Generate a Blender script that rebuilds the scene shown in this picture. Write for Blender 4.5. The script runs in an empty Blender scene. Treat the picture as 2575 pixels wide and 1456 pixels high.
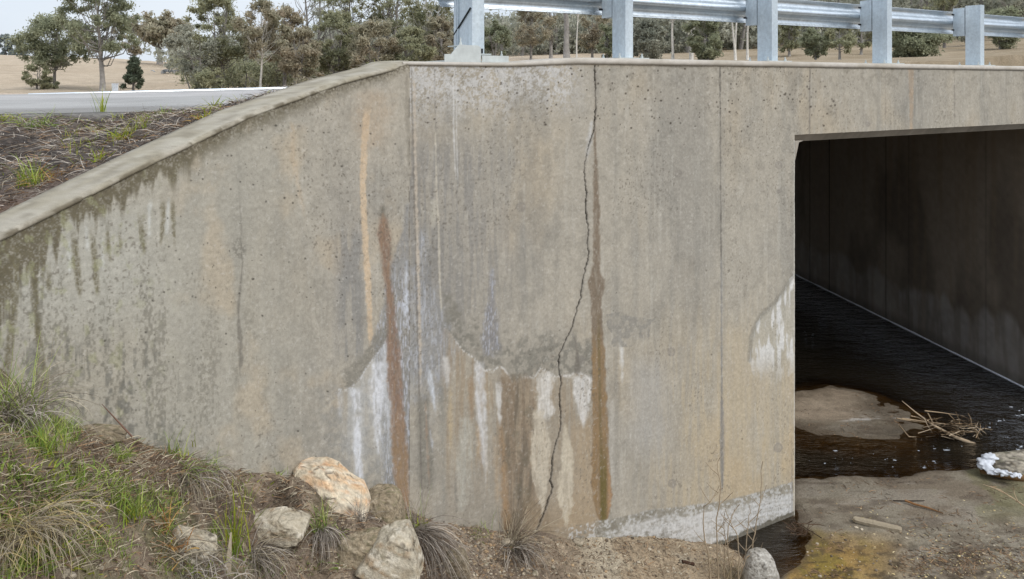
import bpy, math, random
import numpy as np
from mathutils import Vector

# ------------------------------------------------------------------ camera, sky, sun, exposure
C = bpy.context.scene
H = 4.55                      # eye height above the creek water (z = 0)
F = 2000.0; CX = 1287.5; HV = 208.0
cam = bpy.data.objects.new('camera', bpy.data.cameras.new('camera'))
C.collection.objects.link(cam)
cam.location = (0, 0, H); cam.rotation_euler = (math.radians(90), 0, 0)
cam.data.sensor_width = 36; cam.data.lens = 36 * F / 2575
cam.data.shift_y = -(728 - HV) / 2575
cam.data.clip_start = 0.05; cam.data.clip_end = 3000
C.camera = cam
C.view_settings.view_transform = 'Standard'; C.view_settings.look = 'None'
C.view_settings.exposure = 0.30; C.view_settings.gamma = 1.0

SUN_EL, SUN_AZ = math.radians(48), math.radians(126)      # azimuth clockwise from +y
w = bpy.data.worlds.new('World'); C.world = w; w.use_nodes = True
nt = w.node_tree; N, L = nt.nodes, nt.links
bg = N['Background']
sky = N.new('ShaderNodeTexSky'); sky.sky_type = 'NISHITA'; sky.sun_disc = False
sky.sun_elevation = SUN_EL; sky.sun_rotation = SUN_AZ
sky.air_density = 1.0; sky.dust_density = 3.0; sky.ozone_density = 1.0
tc = N.new('ShaderNodeTexCoord'); mp = N.new('ShaderNodeMapping'); mp.inputs['Scale'].default_value = (1, 1, 3.0)
nz = N.new('ShaderNodeTexNoise'); nz.inputs['Scale'].default_value = 2.2; nz.inputs['Detail'].default_value = 6
cr = N.new('ShaderNodeValToRGB')
cr.color_ramp.elements[0].position = 0.3; cr.color_ramp.elements[0].color = (6.6, 7.5, 8.7, 1)
cr.color_ramp.elements[1].position = 0.75; cr.color_ramp.elements[1].color = (8.6, 9.0, 9.5, 1)
sx = N.new('ShaderNodeSeparateXYZ')
mr = N.new('ShaderNodeMapRange'); mr.inputs['From Min'].default_value = 0.12; mr.inputs['From Max'].default_value = 1.0
mr.inputs['To Min'].default_value = 0.92; mr.inputs['To Max'].default_value = 1.75
mul = N.new('ShaderNodeMix'); mul.data_type = 'RGBA'; mul.blend_type = 'MULTIPLY'; mul.inputs[0].default_value = 1
mx = N.new('ShaderNodeMix'); mx.data_type = 'RGBA'; mx.inputs[0].default_value = 0.86
L.new(tc.outputs['Generated'], mp.inputs['Vector']); L.new(mp.outputs[0], nz.inputs['Vector'])
L.new(nz.outputs[0], cr.inputs[0]); L.new(tc.outputs['Generated'], sx.inputs[0]); L.new(sx.outputs[2], mr.inputs[0])
L.new(cr.outputs[0], mul.inputs[6]); L.new(mr.outputs[0], mul.inputs[7])
L.new(sky.outputs[0], mx.inputs[6]); L.new(mul.outputs[2], mx.inputs[7])
L.new(mx.outputs[2], bg.inputs['Color']); bg.inputs['Strength'].default_value = 0.1
sun = bpy.data.objects.new('sun', bpy.data.lights.new('sun', 'SUN'))
C.collection.objects.link(sun)
sun.data.energy = 1.6; sun.data.angle = math.radians(22); sun.data.color = (1.0, 0.96, 0.9)
sd = Vector((math.sin(SUN_AZ) * math.cos(SUN_EL), math.cos(SUN_AZ) * math.cos(SUN_EL), math.sin(SUN_EL)))
sun.rotation_euler = sd.to_track_quat('Z', 'Y').to_euler()

# ------------------------------------------------------------------ helpers
rng = np.random.default_rng(7)
random.seed(7)

def lin(c, k=1.0):
    c = np.asarray(c, float) / 255.0
    return np.where(c <= 0.04045, c / 12.92, ((c + 0.055) / 1.055) ** 2.4) * k

def px(u, v, y):
    return np.array([(u - CX) / F * y, y, H - (v - HV) / F * y])

def hash2(ix, iy, seed):
    h = (ix.astype(np.int64) * 374761393 + iy.astype(np.int64) * 668265263 + seed * 974634777) & 0xFFFFFFFF
    h = ((h ^ (h >> 13)) * 1274126177) & 0xFFFFFFFF
    h = h ^ (h >> 16)
    return (h & 0xFFFFFF) / float(0xFFFFFF)

def vn(x, y, seed=0):
    x = np.asarray(x, float); y = np.asarray(y, float)
    ix = np.floor(x); iy = np.floor(y); fx = x - ix; fy = y - iy
    fx = fx * fx * (3 - 2 * fx); fy = fy * fy * (3 - 2 * fy)
    a = hash2(ix, iy, seed); b = hash2(ix + 1, iy, seed); c = hash2(ix, iy + 1, seed); d = hash2(ix + 1, iy + 1, seed)
    return (a + (b - a) * fx) * (1 - fy) + (c + (d - c) * fx) * fy

def fbm(x, y, seed=0, o=4):
    s = 0; a = 0.5; t = 0
    for i in range(o):
        s = s + a * vn(x, y, seed + i * 17); t += a; a *= 0.5
        x = x * 2.03 + 13.1; y = y * 2.03 + 7.7
    return s / t

def sstep(a, b, x):
    t = np.clip((x - a) / (b - a), 0, 1)
    return t * t * (3 - 2 * t)

def mk(name, v, f, mat=None, parent=None, col=None, smooth=True, fa=None, loc=None):
    """one mesh object from arrays: f is an (n,4) or (n,3) array or a list of such arrays"""
    v = np.asarray(v, np.float32)
    fs = f if isinstance(f, list) else [f]
    fs = [np.asarray(q, np.int32) for q in fs if len(q)]
    me = bpy.data.meshes.new(name)
    me.vertices.add(len(v)); me.vertices.foreach_set('co', v.ravel())
    loops = np.concatenate([q.ravel() for q in fs]); sizes = np.concatenate([np.full(len(q), q.shape[1], np.int32) for q in fs])
    me.loops.add(len(loops)); me.loops.foreach_set('vertex_index', loops)
    me.polygons.add(len(sizes))
    me.polygons.foreach_set('loop_start', np.concatenate([[0], np.cumsum(sizes)[:-1]]).astype(np.int32))
    me.polygons.foreach_set('loop_total', sizes)
    me.update(calc_edges=True); me.validate()
    me.polygons.foreach_set('use_smooth', np.full(len(me.polygons), smooth))
    if col is not None:
        at = me.color_attributes.new('stain', 'FLOAT_COLOR', 'POINT')
        cc = np.ones((len(v), 4), np.float32); cc[:, :3] = col
        at.data.foreach_set('color', cc.ravel())
    if fa is not None:
        for k_, a_ in fa.items():
            at = me.attributes.new(k_, 'FLOAT', 'POINT'); at.data.foreach_set('value', np.asarray(a_, np.float32))
    if mat: me.materials.append(mat)
    o = bpy.data.objects.new(name, me); C.collection.objects.link(o)
    if parent is not None: o.parent = parent
    if loc is not None: o.location = loc
    return o

def tag(o, label=None, cat=None, group=None, kind=None):
    if label: o['label'] = label
    if cat: o['category'] = cat
    if group: o['group'] = group
    if kind: o['kind'] = kind
    return o

def thing(name, label, cat, loc=(0, 0, 0), rz=0, group=None):
    o = bpy.data.objects.new(name, None); C.collection.objects.link(o)
    o.location = loc; o.rotation_euler = (0, 0, rz); o.empty_display_size = 0.1
    return tag(o, label, cat, group)

def gridf(nr, nc):
    i = np.arange(nr - 1)[:, None] * nc + np.arange(nc - 1)[None, :]
    i = i.ravel()
    return np.stack([i, i + 1, i + nc + 1, i + nc], 1)

class MB:
    def __init__(s): s.v = []; s.f4 = []; s.f3 = []; s.c = []; s.n = 0
    def add(s, v, f4=None, f3=None, c=None):
        v = np.asarray(v, float)
        if f4 is not None and len(f4): s.f4.append(np.asarray(f4, int) + s.n)
        if f3 is not None and len(f3): s.f3.append(np.asarray(f3, int) + s.n)
        s.v.append(v); s.n += len(v)
        if c is not None: s.c.append(np.broadcast_to(np.asarray(c, float), (len(v), 3)))
    def box(s, lo, hi, fr=None, c=None):
        lo = np.array(lo, float); hi = np.array(hi, float)
        v = np.array([[lo[0], lo[1], lo[2]], [hi[0], lo[1], lo[2]], [hi[0], hi[1], lo[2]], [lo[0], hi[1], lo[2]],
                      [lo[0], lo[1], hi[2]], [hi[0], lo[1], hi[2]], [hi[0], hi[1], hi[2]], [lo[0], hi[1], hi[2]]])
        if fr is not None: v = fr(v)
        s.add(v, [[0, 3, 2, 1], [4, 5, 6, 7], [0, 1, 5, 4], [1, 2, 6, 5], [2, 3, 7, 6], [3, 0, 4, 7]], c=c)
    def prism(s, poly, z0, z1, fr=None):
        """poly in the first two axes, extruded along the third"""
        n = len(poly); p = np.array(poly, float)
        v = np.concatenate([np.c_[p, np.full(n, z0)], np.c_[p, np.full(n, z1)]])
        if fr is not None: v = fr(v)
        k = np.arange(n); k2 = (k + 1) % n
        s.add(v, np.stack([k, k2, k2 + n, k + n], 1), [[0, i + 1, i] for i in range(1, n - 1)] + [[n, n + i, n + i + 1] for i in range(1, n - 1)])
    def tube(s, pts, rad, sides=5, c=None, cap=True):
        P = np.asarray(pts, float); R = np.broadcast_to(np.asarray(rad, float), (len(P),))
        T = np.gradient(P, axis=0); T /= np.linalg.norm(T, axis=1)[:, None] + 1e-9
        ref = np.array([0.3, 0.2, 0.93]) if abs(T[:, 2]).mean() < 0.8 else np.array([0.95, 0.3, 0.1])
        A = np.cross(T, ref); A /= np.linalg.norm(A, axis=1)[:, None] + 1e-9
        B = np.cross(T, A)
        a = np.arange(sides) / sides * 2 * np.pi
        V = P[:, None, :] + R[:, None, None] * (np.cos(a)[None, :, None] * A[:, None, :] + np.sin(a)[None, :, None] * B[:, None, :])
        n = len(P); i = np.arange(n - 1)[:, None] * sides + np.arange(sides)[None, :]
        j = np.arange(n - 1)[:, None] * sides + (np.arange(sides)[None, :] + 1) % sides
        f = np.stack([i.ravel(), j.ravel(), (j + sides).ravel(), (i + sides).ravel()], 1)
        f3 = []
        if cap:
            f3 = [[0, k, k + 1] for k in range(1, sides - 1)] + [[(n - 1) * sides, (n - 1) * sides + k + 1, (n - 1) * sides + k] for k in range(1, sides - 1)]
        s.add(V.reshape(-1, 3), f, f3, c)
    def build(s, name, mat, parent=None, smooth=False, loc=None):
        f = []
        if s.f4: f.append(np.concatenate(s.f4))
        if s.f3: f.append(np.concatenate(s.f3))
        return mk(name, np.concatenate(s.v), f, mat, parent, np.concatenate(s.c) if s.c else None, smooth, loc=loc)

# ------------------------------------------------------------------ materials
def newmat(name, rough=0.8, spec=0.3, metal=0.0):
    m = bpy.data.materials.new(name); m.use_nodes = True
    b = m.node_tree.nodes['Principled BSDF']
    b.inputs['Roughness'].default_value = rough; b.inputs['Metallic'].default_value = metal
    b.inputs['Specular IOR Level'].default_value = spec
    return m, m.node_tree.nodes, m.node_tree.links, b

def node(nodes, t, **kw):
    n = nodes.new(t)
    for k_, v_ in kw.items():
        if k_ in n.inputs: n.inputs[k_].default_value = v_
        else: setattr(n, k_, v_)
    return n

def mixrgb(N, L, a, b, fac, mode='MIX'):
    m = N.new('ShaderNodeMix'); m.data_type = 'RGBA'; m.blend_type = mode
    for s_, i_ in ((fac, 0), (a, 6), (b, 7)):
        if hasattr(s_, 'links') or hasattr(s_, 'is_linked'): L.new(s_, m.inputs[i_])
        elif i_ == 0: m.inputs[0].default_value = s_
        else: m.inputs[i_].default_value = (*s_, 1)
    return m.outputs[2]

def ramp(N, L, src, stops):
    r = N.new('ShaderNodeValToRGB'); e = r.color_ramp.elements
    while len(e) < len(stops): e.new(0.5)
    for k_, (p_, c_) in enumerate(stops):
        e[k_].position = p_; e[k_].color = (*c_, 1) if not np.isscalar(c_) else (c_, c_, c_, 1)
    L.new(src, r.inputs[0]); return r.outputs[0]

def noise(N, L, scale, detail=5, rough=0.6, vec=None, stretch=None):
    if vec is None:
        vec = N.new('ShaderNodeTexCoord').outputs['Object']
    if stretch is not None:
        mp_ = N.new('ShaderNodeMapping'); mp_.inputs['Scale'].default_value = stretch; L.new(vec, mp_.inputs[0]); vec = mp_.outputs[0]
    n = node(N, 'ShaderNodeTexNoise', Scale=scale, Detail=detail, Roughness=rough); L.new(vec, n.inputs['Vector'])
    return n.outputs[0]

def bump(N, L, b, h, strength, dist):
    n = node(N, 'ShaderNodeBump', Strength=strength, Distance=dist); L.new(h, n.inputs['Height']); L.new(n.outputs[0], b.inputs['Normal'])
    return n

def attr_mat(name, rough=0.85, spec=0.25, grain=(60, 0.35), bumpk=(90, 0.5, 0.004), transl=0.0):
    """surface that takes its own colour from the mesh's stain attribute, broken up by grain"""
    m, N, L, b = newmat(name, rough, spec)
    a = node(N, 'ShaderNodeVertexColor', layer_name='stain')
    out = a.outputs[0]
    if grain:
        g = noise(N, L, grain[0], 4, 0.7)
        out = mixrgb(N, L, out, ramp(N, L, g, [(0.3, 1 - grain[1]), (0.5, 1.0), (0.72, 1 + grain[1])]), 1.0, 'MULTIPLY')
    L.new(out, b.inputs['Base Color'])
    if bumpk: bump(N, L, b, noise(N, L, bumpk[0], 5, 0.65), bumpk[1], bumpk[2])
    if transl:
        tr = node(N, 'ShaderNodeBsdfTranslucent'); L.new(out, tr.inputs[0])
        ms = N.new('ShaderNodeMixShader'); ms.inputs[0].default_value = transl
        L.new(b.outputs[0], ms.inputs[1]); L.new(tr.outputs[0], ms.inputs[2]); L.new(ms.outputs[0], N['Material Output'].inputs[0])
    return m

KC = 0.95
K = 0.88                      # surface colour as seen -> real base colour
M_CONC = attr_mat('weathered_concrete', 0.88, 0.2, (140, 0.13), (110, 0.35, 0.003))
M_SOIL = attr_mat('soil', 0.95, 0.15, (55, 0.38), (70, 0.9, 0.012))
M_GRASS = attr_mat('grass_blade', 0.7, 0.25, None, None, 0.3)
M_TWIG = attr_mat('dead_stalk', 0.85, 0.2, (80, 0.2), None)
M_STONE = attr_mat('stone', 0.85, 0.25, (40, 0.22), (22, 0.9, 0.025))

def plain(name, c, rough=0.8, spec=0.3, metal=0, var=0.2, scale=20, bm=None):
    m, N, L, b = newmat(name, rough, spec, metal)
    c = np.array(c)
    L.new(ramp(N, L, noise(N, L, scale, 5, 0.65), [(0.3, tuple(c * (1 - var))), (0.7, tuple(c * (1 + var)))]), b.inputs['Base Color'])
    if bm: bump(N, L, b, noise(N, L, bm[0], 5, 0.6), bm[1], bm[2])
    return m

def galv():
    m, N, L, b = newmat('galvanised_steel', 0.32, 0.5, 0.95)
    n1 = noise(N, L, 38, 3, 0.7); n2 = noise(N, L, 5, 5, 0.6, stretch=(1, 1, 0.3))
    c = ramp(N, L, n2, [(0.3, (0.50, 0.55, 0.59)), (0.7, (0.64, 0.69, 0.73))])
    c = mixrgb(N, L, c, ramp(N, L, n1, [(0.3, 0.86), (0.7, 1.08)]), 1.0, 'MULTIPLY')
    L.new(c, b.inputs['Base Color'])
    L.new(ramp(N, L, n1, [(0.3, 0.28), (0.7, 0.42)]), b.inputs['Roughness'])
    return m
M_GALV = galv()
def galv_dull():
    m, N, L, b = newmat('dull_galvanised_steel', 0.5, 0.5, 0.35)
    n1 = noise(N, L, 30, 3, 0.7); n2 = noise(N, L, 4, 6, 0.65, stretch=(1, 1, 0.25))
    c = ramp(N, L, n2, [(0.3, (0.42, 0.49, 0.55)), (0.55, (0.54, 0.61, 0.66)), (0.75, (0.62, 0.68, 0.71))])
    L.new(mixrgb(N, L, c, ramp(N, L, n1, [(0.3, 0.84), (0.7, 1.1)]), 1.0, 'MULTIPLY'), b.inputs['Base Color'])
    return m
M_GALVP = galv_dull()
M_DARK = plain('dark_gap', (0.02, 0.022, 0.024), 0.9)
M_GALVW = plain('dull_zinc_bracket', (0.50, 0.53, 0.52), 0.6, 0.4, 0.15, 0.12, 14)

def leafmat(name, c1, c2, tr=0.5):
    m, N, L, b = newmat(name, 0.65, 0.25)
    g = N.new('ShaderNodeNewGeometry')
    n1 = noise(N, L, 0.55, 4, 0.6)
    c = mixrgb(N, L, c1, c2, ramp(N, L, n1, [(0.35, 0.0), (0.65, 1.0)]))
    c = mixrgb(N, L, c, ramp(N, L, g.outputs['Random Per Island'], [(0.0, 1.15), (1.0, 2.3)]), 1.0, 'MULTIPLY')
    L.new(c, b.inputs['Base Color'])
    t = N.new('ShaderNodeBsdfTranslucent'); L.new(c, t.inputs[0])
    ms = N.new('ShaderNodeMixShader'); ms.inputs[0].default_value = tr
    L.new(b.outputs[0], ms.inputs[1]); L.new(t.outputs[0], ms.inputs[2]); L.new(ms.outputs[0], N['Material Output'].inputs[0])
    return m
LEAF = {
    'olive': leafmat('olive_gum_leaves', (0.175, 0.180, 0.115), (0.225, 0.215, 0.135)),
    'green': leafmat('green_gum_leaves', (0.165, 0.175, 0.115), (0.200, 0.205, 0.135)),
    'grey': leafmat('grey_gum_leaves', (0.195, 0.200, 0.160), (0.245, 0.240, 0.195)),
    'brown': leafmat('brown_tinged_leaves', (0.245, 0.210, 0.155), (0.215, 0.205, 0.145)),
    'rust': leafmat('rusty_leaves', (0.265, 0.210, 0.150), (0.215, 0.200, 0.140)),
    'pine': leafmat('dark_pine_needles', (0.070, 0.085, 0.058), (0.095, 0.110, 0.075)),
    'far': leafmat('distant_leaves', (0.165, 0.190, 0.185), (0.200, 0.220, 0.215)),
}
M_BARK = plain('grey_bark', (0.27, 0.25, 0.23), 0.9, 0.2, 0, 0.35, 3)
M_PALE = plain('pale_bark', (0.55, 0.52, 0.47), 0.85, 0.2, 0, 0.25, 3)
M_DBARK = plain('dark_bark', (0.14, 0.125, 0.11), 0.9, 0.2, 0, 0.35, 3)

# ------------------------------------------------------------------ the culvert: frames
A = math.radians(30.6)
D2 = np.array([math.cos(A), math.sin(A)]); NF = np.array([math.sin(A), -math.cos(A)])     # along the headwall, out of its face
P0 = np.array([-0.79, 6.147])
BW = math.radians(50)
WD = np.array([-math.cos(BW), -math.sin(BW)]); WN = np.array([math.sin(BW), -math.cos(BW)])   # along the wing wall (to the left), out of its face
CD = np.array([-0.131, 0.991]); CD = CD / np.linalg.norm(CD)                                # through the culvert
S_OPEN, S_END = 4.39, 9.89

def uv_of(X, Y, Z):
    return CX + F * X / Y, HV + F * (H - Z) / Y

def wing_t(u):
    r = (u - CX) / F
    return (P0[0] - r * P0[1]) / (-WD[0] + r * WD[1])
def head_s(u):
    r = (u - CX) / F
    return (r * P0[1] - P0[0]) / (D2[0] - r * D2[1])
def wing_pt(u, v):
    t = wing_t(u); y = P0[1] + t * WD[1]
    return t, H - (v - HV) / F * y
def head_pt(u, v):
    s = head_s(u); y = P0[1] + s * D2[1]
    return s, H - (v - HV) / F * y

# ------------------------------------------------------------------ stains of the concrete (its own colours, fixed to the wall)
def streak(U, V, pts, soft=2.5, top=12, bot=25, jit=0.3, seed=1, freq=0.05):
    p = np.array(pts, float); v = p[:, 0]
    uc = np.interp(V, v, p[:, 1]); hw = np.interp(V, v, p[:, 2])
    n = fbm(U * 0.03 + seed * 3.7, V * freq, seed, 3) - 0.5
    n2 = fbm(U * 0.16, V * 0.10, seed + 5, 3) - 0.5
    d = hw * (1 + jit * 2 * n) + n2 * min(9, 2.4 * soft) - np.abs(U - uc)
    m = sstep(-0.6, 0.8, d / (soft * 1.9)) * (0.72 + 0.28 * sstep(0.3, 0.55, fbm(U * 0.22, V * 0.06, seed + 6, 3)))
    return m * sstep(v[0] - 1, v[0] + top, V + n2 * 10) * (1 - sstep(v[-1] - bot, v[-1] + 1, V + n * bot))

def polym(U, V, poly, wob=5, seed=1):
    U2 = U + (fbm(U * 0.045, V * 0.045, seed, 3) - 0.5) * 2 * wob; V2 = V + (fbm(U * 0.045 + 9, V * 0.045, seed + 3, 3) - 0.5) * 2 * wob
    ins = np.zeros(U.shape, bool); n = len(poly); j = n - 1
    for i in range(n):
        (x0, y0), (x1, y1) = poly[i], poly[j]
        c = ((y0 > V2) != (y1 > V2)) & (U2 < (x1 - x0) * (V2 - y0) / (y1 - y0 + 1e-9) + x0)
        ins ^= c; j = i
    return ins.astype(float)

def below(U, V, curve, seed=3, wob=5):
    p = np.array(sorted(curve), float)
    e = np.interp(U, p[:, 0], p[:, 1]) + (fbm(U * 0.05, V * 0.01, seed, 3) - 0.5) * 2 * wob
    return V - e, (U >= p[0, 0]) & (U <= p[-1, 0])

def seg_dist(U, V, pts):
    d = np.full(U.shape, 1e9)
    for (x0, y0), (x1, y1) in zip(pts[:-1], pts[1:]):
        lo = max(0, 1)
        m = (V > y0 - 30) & (V < y1 + 30) & (U > min(x0, x1) - 30) & (U < max(x0, x1) + 30)
        if not m.any(): continue
        px_, py_ = U[m] - x0, V[m] - y0; dx, dy = x1 - x0, y1 - y0
        t = np.clip((px_ * dx + py_ * dy) / (dx * dx + dy * dy), 0, 1)
        dd = np.hypot(px_ - t * dx, py_ - t * dy)
        d[m] = np.minimum(d[m], dd)
    return d

CRACK = [(1496, 165), (1497, 230), (1499, 262), (1497, 300), (1493, 330), (1482, 360), (1473, 400), (1469, 425), (1471, 455), (1476, 490),
         (1472, 515), (1477, 560), (1481, 580), (1476, 610), (1481, 640), (1475, 665), (1468, 695), (1463, 725), (1462, 748), (1452, 775),
         (1446, 800), (1436, 830), (1420, 862), (1407, 892), (1405, 925), (1412, 960), (1409, 985), (1408, 1020), (1411, 1050), (1408, 1085),
         (1400, 1110), (1390, 1145), (1388, 1180), (1384, 1210), (1390, 1228), (1378, 1260), (1365, 1300), (1350, 1332)]

def bl(Cc, c, m):
    m = np.clip(m, 0, 1)[..., None]
    return Cc * (1 - m) + lin(c) * m

def holes(U, V, box, n, r0, r1, seed):
    g = np.random.default_rng(seed); m = np.zeros(U.shape)
    cols = U.mean(axis=0); 
    for _ in range(n):
        cu = g.uniform(box[0], box[2]); cv = g.uniform(box[1], box[3])
        if g.random() > 0.15 and fbm(np.array(cu * 0.016), np.array(cv * 0.02), seed + 60, 3) < 0.5: continue
        r = r0 + (r1 - r0) * g.random() ** 3; asp = g.uniform(0.7, 1.5)
        j = np.searchsorted(cols, cu) if cols[0] < cols[-1] else len(cols) - np.searchsorted(cols[::-1], cu)
        if j < 1 or j >= len(cols) - 1: continue
        i = int(np.argmin(np.abs(V[:, j] - cv)))
        k = 6
        sl = (slice(max(0, i - k), i + k + 1), slice(max(0, j - k), j + k + 1))
        d = np.hypot((U[sl] - cu) * asp, V[sl] - cv)
        m[sl] = np.maximum(m[sl], np.clip((r - d) / 1.2 + 0.5, 0, 1))
    return m

def stain_common(U, V, S, Z):
    """plain cast concrete with patches, faint runs and pores"""
    base = lin((167, 160, 147)) * np.ones(U.shape + (3,))
    big = fbm(S * 1.1 + 3, Z * 0.7, 11, 4)
    run = fbm(S * 9, Z * 0.35, 21, 4); run2 = fbm(S * 28, Z * 0.9, 31, 3)
    base = bl(base, (174, 161, 140), sstep(0.46, 0.72, fbm(S * 1.7, Z * 1.1, 41, 4)) * 0.6)
    base = bl(base, (146, 142, 134), sstep(0.45, 0.7, big) * 0.6)
    base = bl(base, (146, 142, 133), sstep(0.52, 0.78, 0.75 * run + 0.25 * fbm(S * 5, Z * 4, 22, 3)) * 0.6)
    base = bl(base, (128, 125, 118), sstep(0.54, 0.72, 0.6 * fbm(S * 3.2, Z * 0.22, 23, 4) + 0.4 * fbm(S * 11, Z * 5, 24, 4)) * 0.36)
    base = bl(base, (124, 120, 111), sstep(0.58, 0.66, fbm(S * 8, Z * 7, 25, 5)) * 0.18)
    base = bl(base, (184, 179, 168), sstep(0.56, 0.78, 0.6 * run2 + 0.4 * fbm(S * 12, Z * 6, 32, 3)) * 0.35)
    fine = fbm(S * 60, Z * 60, 51, 3); med = fbm(S * 14, Z * 14, 61, 4)
    base = base * (0.92 + 0.16 * med)[..., None]
    return base

def wall_head(U, V, S, Z):
    c = stain_common(U, V, S, Z)
    mot = fbm(U * 0.09, V * 0.09, 71, 4); fin = fbm(U * 0.35, V * 0.3, 72, 3); strk = fbm(U * 0.16, V * 0.012, 73, 4)
    # warm buff towards the right and low
    c = bl(c, (176, 163, 140), sstep(1520, 1760, U) * sstep(620, 1050, V) * (0.35 + 0.5 * sstep(0.42, 0.65, strk)))
    c = bl(c, (182, 162, 130), sstep(1700, 1860, U) * sstep(860, 1150, V) * sstep(0.42, 0.7, fbm(U * 0.02, V * 0.008, 74, 3)) * 0.5)
    c = bl(c, (166, 164, 160), sstep(1560, 1620, U) * (1 - sstep(1640, 1720, U)) * sstep(860, 960, V) * (1 - sstep(1080, 1200, V)) * 0.5)
    # grey damp zone by the corner
    g = sstep(1400, 1150, U) * sstep(280, 420, V) * (1 - sstep(700, 980, V))
    c = bl(c, (136, 133, 128), g * (0.35 + 0.45 * sstep(0.4, 0.62, strk)))
    # white bloom under the coping
    m = sstep(330, 190, V + 140 * (fbm(U * 0.02, V * 0.01, 75, 3) - 0.5)) * sstep(0.40, 0.56, 0.45 * mot + 0.55 * fin) * (1 - sstep(1400, 1500, U))
    c = bl(c, (192, 190, 187), m * 0.85)
    c = bl(c, (168, 150, 122), sstep(205, 180, V) * (1 - sstep(165, 172, V)) * 0.2)
    # dark speckled zone at top right
    c = bl(c, (120, 114, 102), sstep(300, 170, V) * sstep(1490, 1520, U) * sstep(0.58, 0.72, mot) * 0.4)
    # bluish grey fan from the joint at the corner
    m = streak(U, V, [(560, 1062, 8), (700, 1060, 26), (800, 1080, 48), (870, 1090, 62), (960, 1075, 55), (1060, 1070, 40)], 10, 40, 120, 0.3, 5)
    c = bl(c, (142, 142, 142), m * 0.75)
    c = bl(c, (178, 180, 186), m * sstep(0.52, 0.68, fbm(U * 0.3, V * 0.05, 76, 3)) * 0.5)
    # mottled dark band and the line of the deposit
    B2 = [(1047, 800), (1125, 825), (1151, 865), (1165, 883), (1198, 908), (1216, 930), (1241, 932), (1257, 919), (1272, 934), (1288, 959), (1301, 960),
          (1320, 950), (1344, 950), (1360, 925), (1375, 933), (1391, 945), (1435, 945), (1443, 937), (1470, 943), (1494, 960)]
    d, ins = below(U, V, B2, 6, 4)
    band = ins * sstep(-120, -60, d + 60 * (mot - 0.5)) * (d < 0) * sstep(1100, 1130, U)
    c = bl(c, (130, 126, 116), band * (0.35 + 0.6 * sstep(0.42, 0.6, mot)))
    low = ins * sstep(-2, 3, d)
    fade = 1 - sstep(1300, 1345, V)
    c = bl(c, (156, 146, 130), low * 0.5 * sstep(1110, 1130, U))
    c = bl(c, (150, 132, 108), low * sstep(1100, 1130, U) * sstep(0.46, 0.66, strk) * 0.5 * (1 - sstep(1120, 1300, V)))
    c = bl(c, (202, 198, 192), ins * np.exp(-(d / 4.0) ** 2) * sstep(0.40, 0.55, fin) * sstep(1135, 1150, U) * 0.8)
    # slab of brown run off
    m = streak(U, V, [(935, 1297, 42), (1010, 1300, 44), (1150, 1302, 40), (1250, 1312, 45), (1345, 1330, 62)], 8, 25, 10, 0.12, 8)
    c = bl(c, (132, 117, 99), m * 0.95)
    c = bl(c, (110, 101, 88), m * sstep(0.46, 0.66, fbm(U * 0.09, V * 0.008, 77, 4)) * 0.75)
    c = bl(c, (158, 144, 124), m * sstep(0.5, 0.7, fbm(U * 0.12, V * 0.009, 78, 4)) * 0.6)
    c = bl(c, (96, 92, 78), m * sstep(0.52, 0.66, fbm(U * 0.04, V * 0.03, 79, 4)) * 0.4)
    c = bl(c, (154, 128, 98), streak(U, V, [(1040, 1259, 4), (1120, 1263, 6), (1230, 1268, 9), (1340, 1276, 12)], 6, 60, 10, 0.2, 9) * 0.85)
    c = bl(c, (148, 131, 108), sstep(1215, 1290, V) * sstep(1300, 1335, U) * (1 - sstep(1490, 1520, U)) * (0.5 + 0.4 * strk))
    # brown wash between the pale tongue and the joint
    m = streak(U, V, [(1030, 1468, 20), (1110, 1468, 30), (1200, 1472, 34), (1290, 1470, 40), (1330, 1440, 60)], 10, 60, 10, 0.1, 10)
    c = bl(c, (162, 145, 121), m * 0.8)
    c = bl(c, (150, 138, 120), streak(U, V, [(950, 1405, 30), (1050, 1405, 30), (1240, 1395, 28), (1310, 1388, 20)], 12, 40, 60, 0.2, 12) * 0.55)
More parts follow.
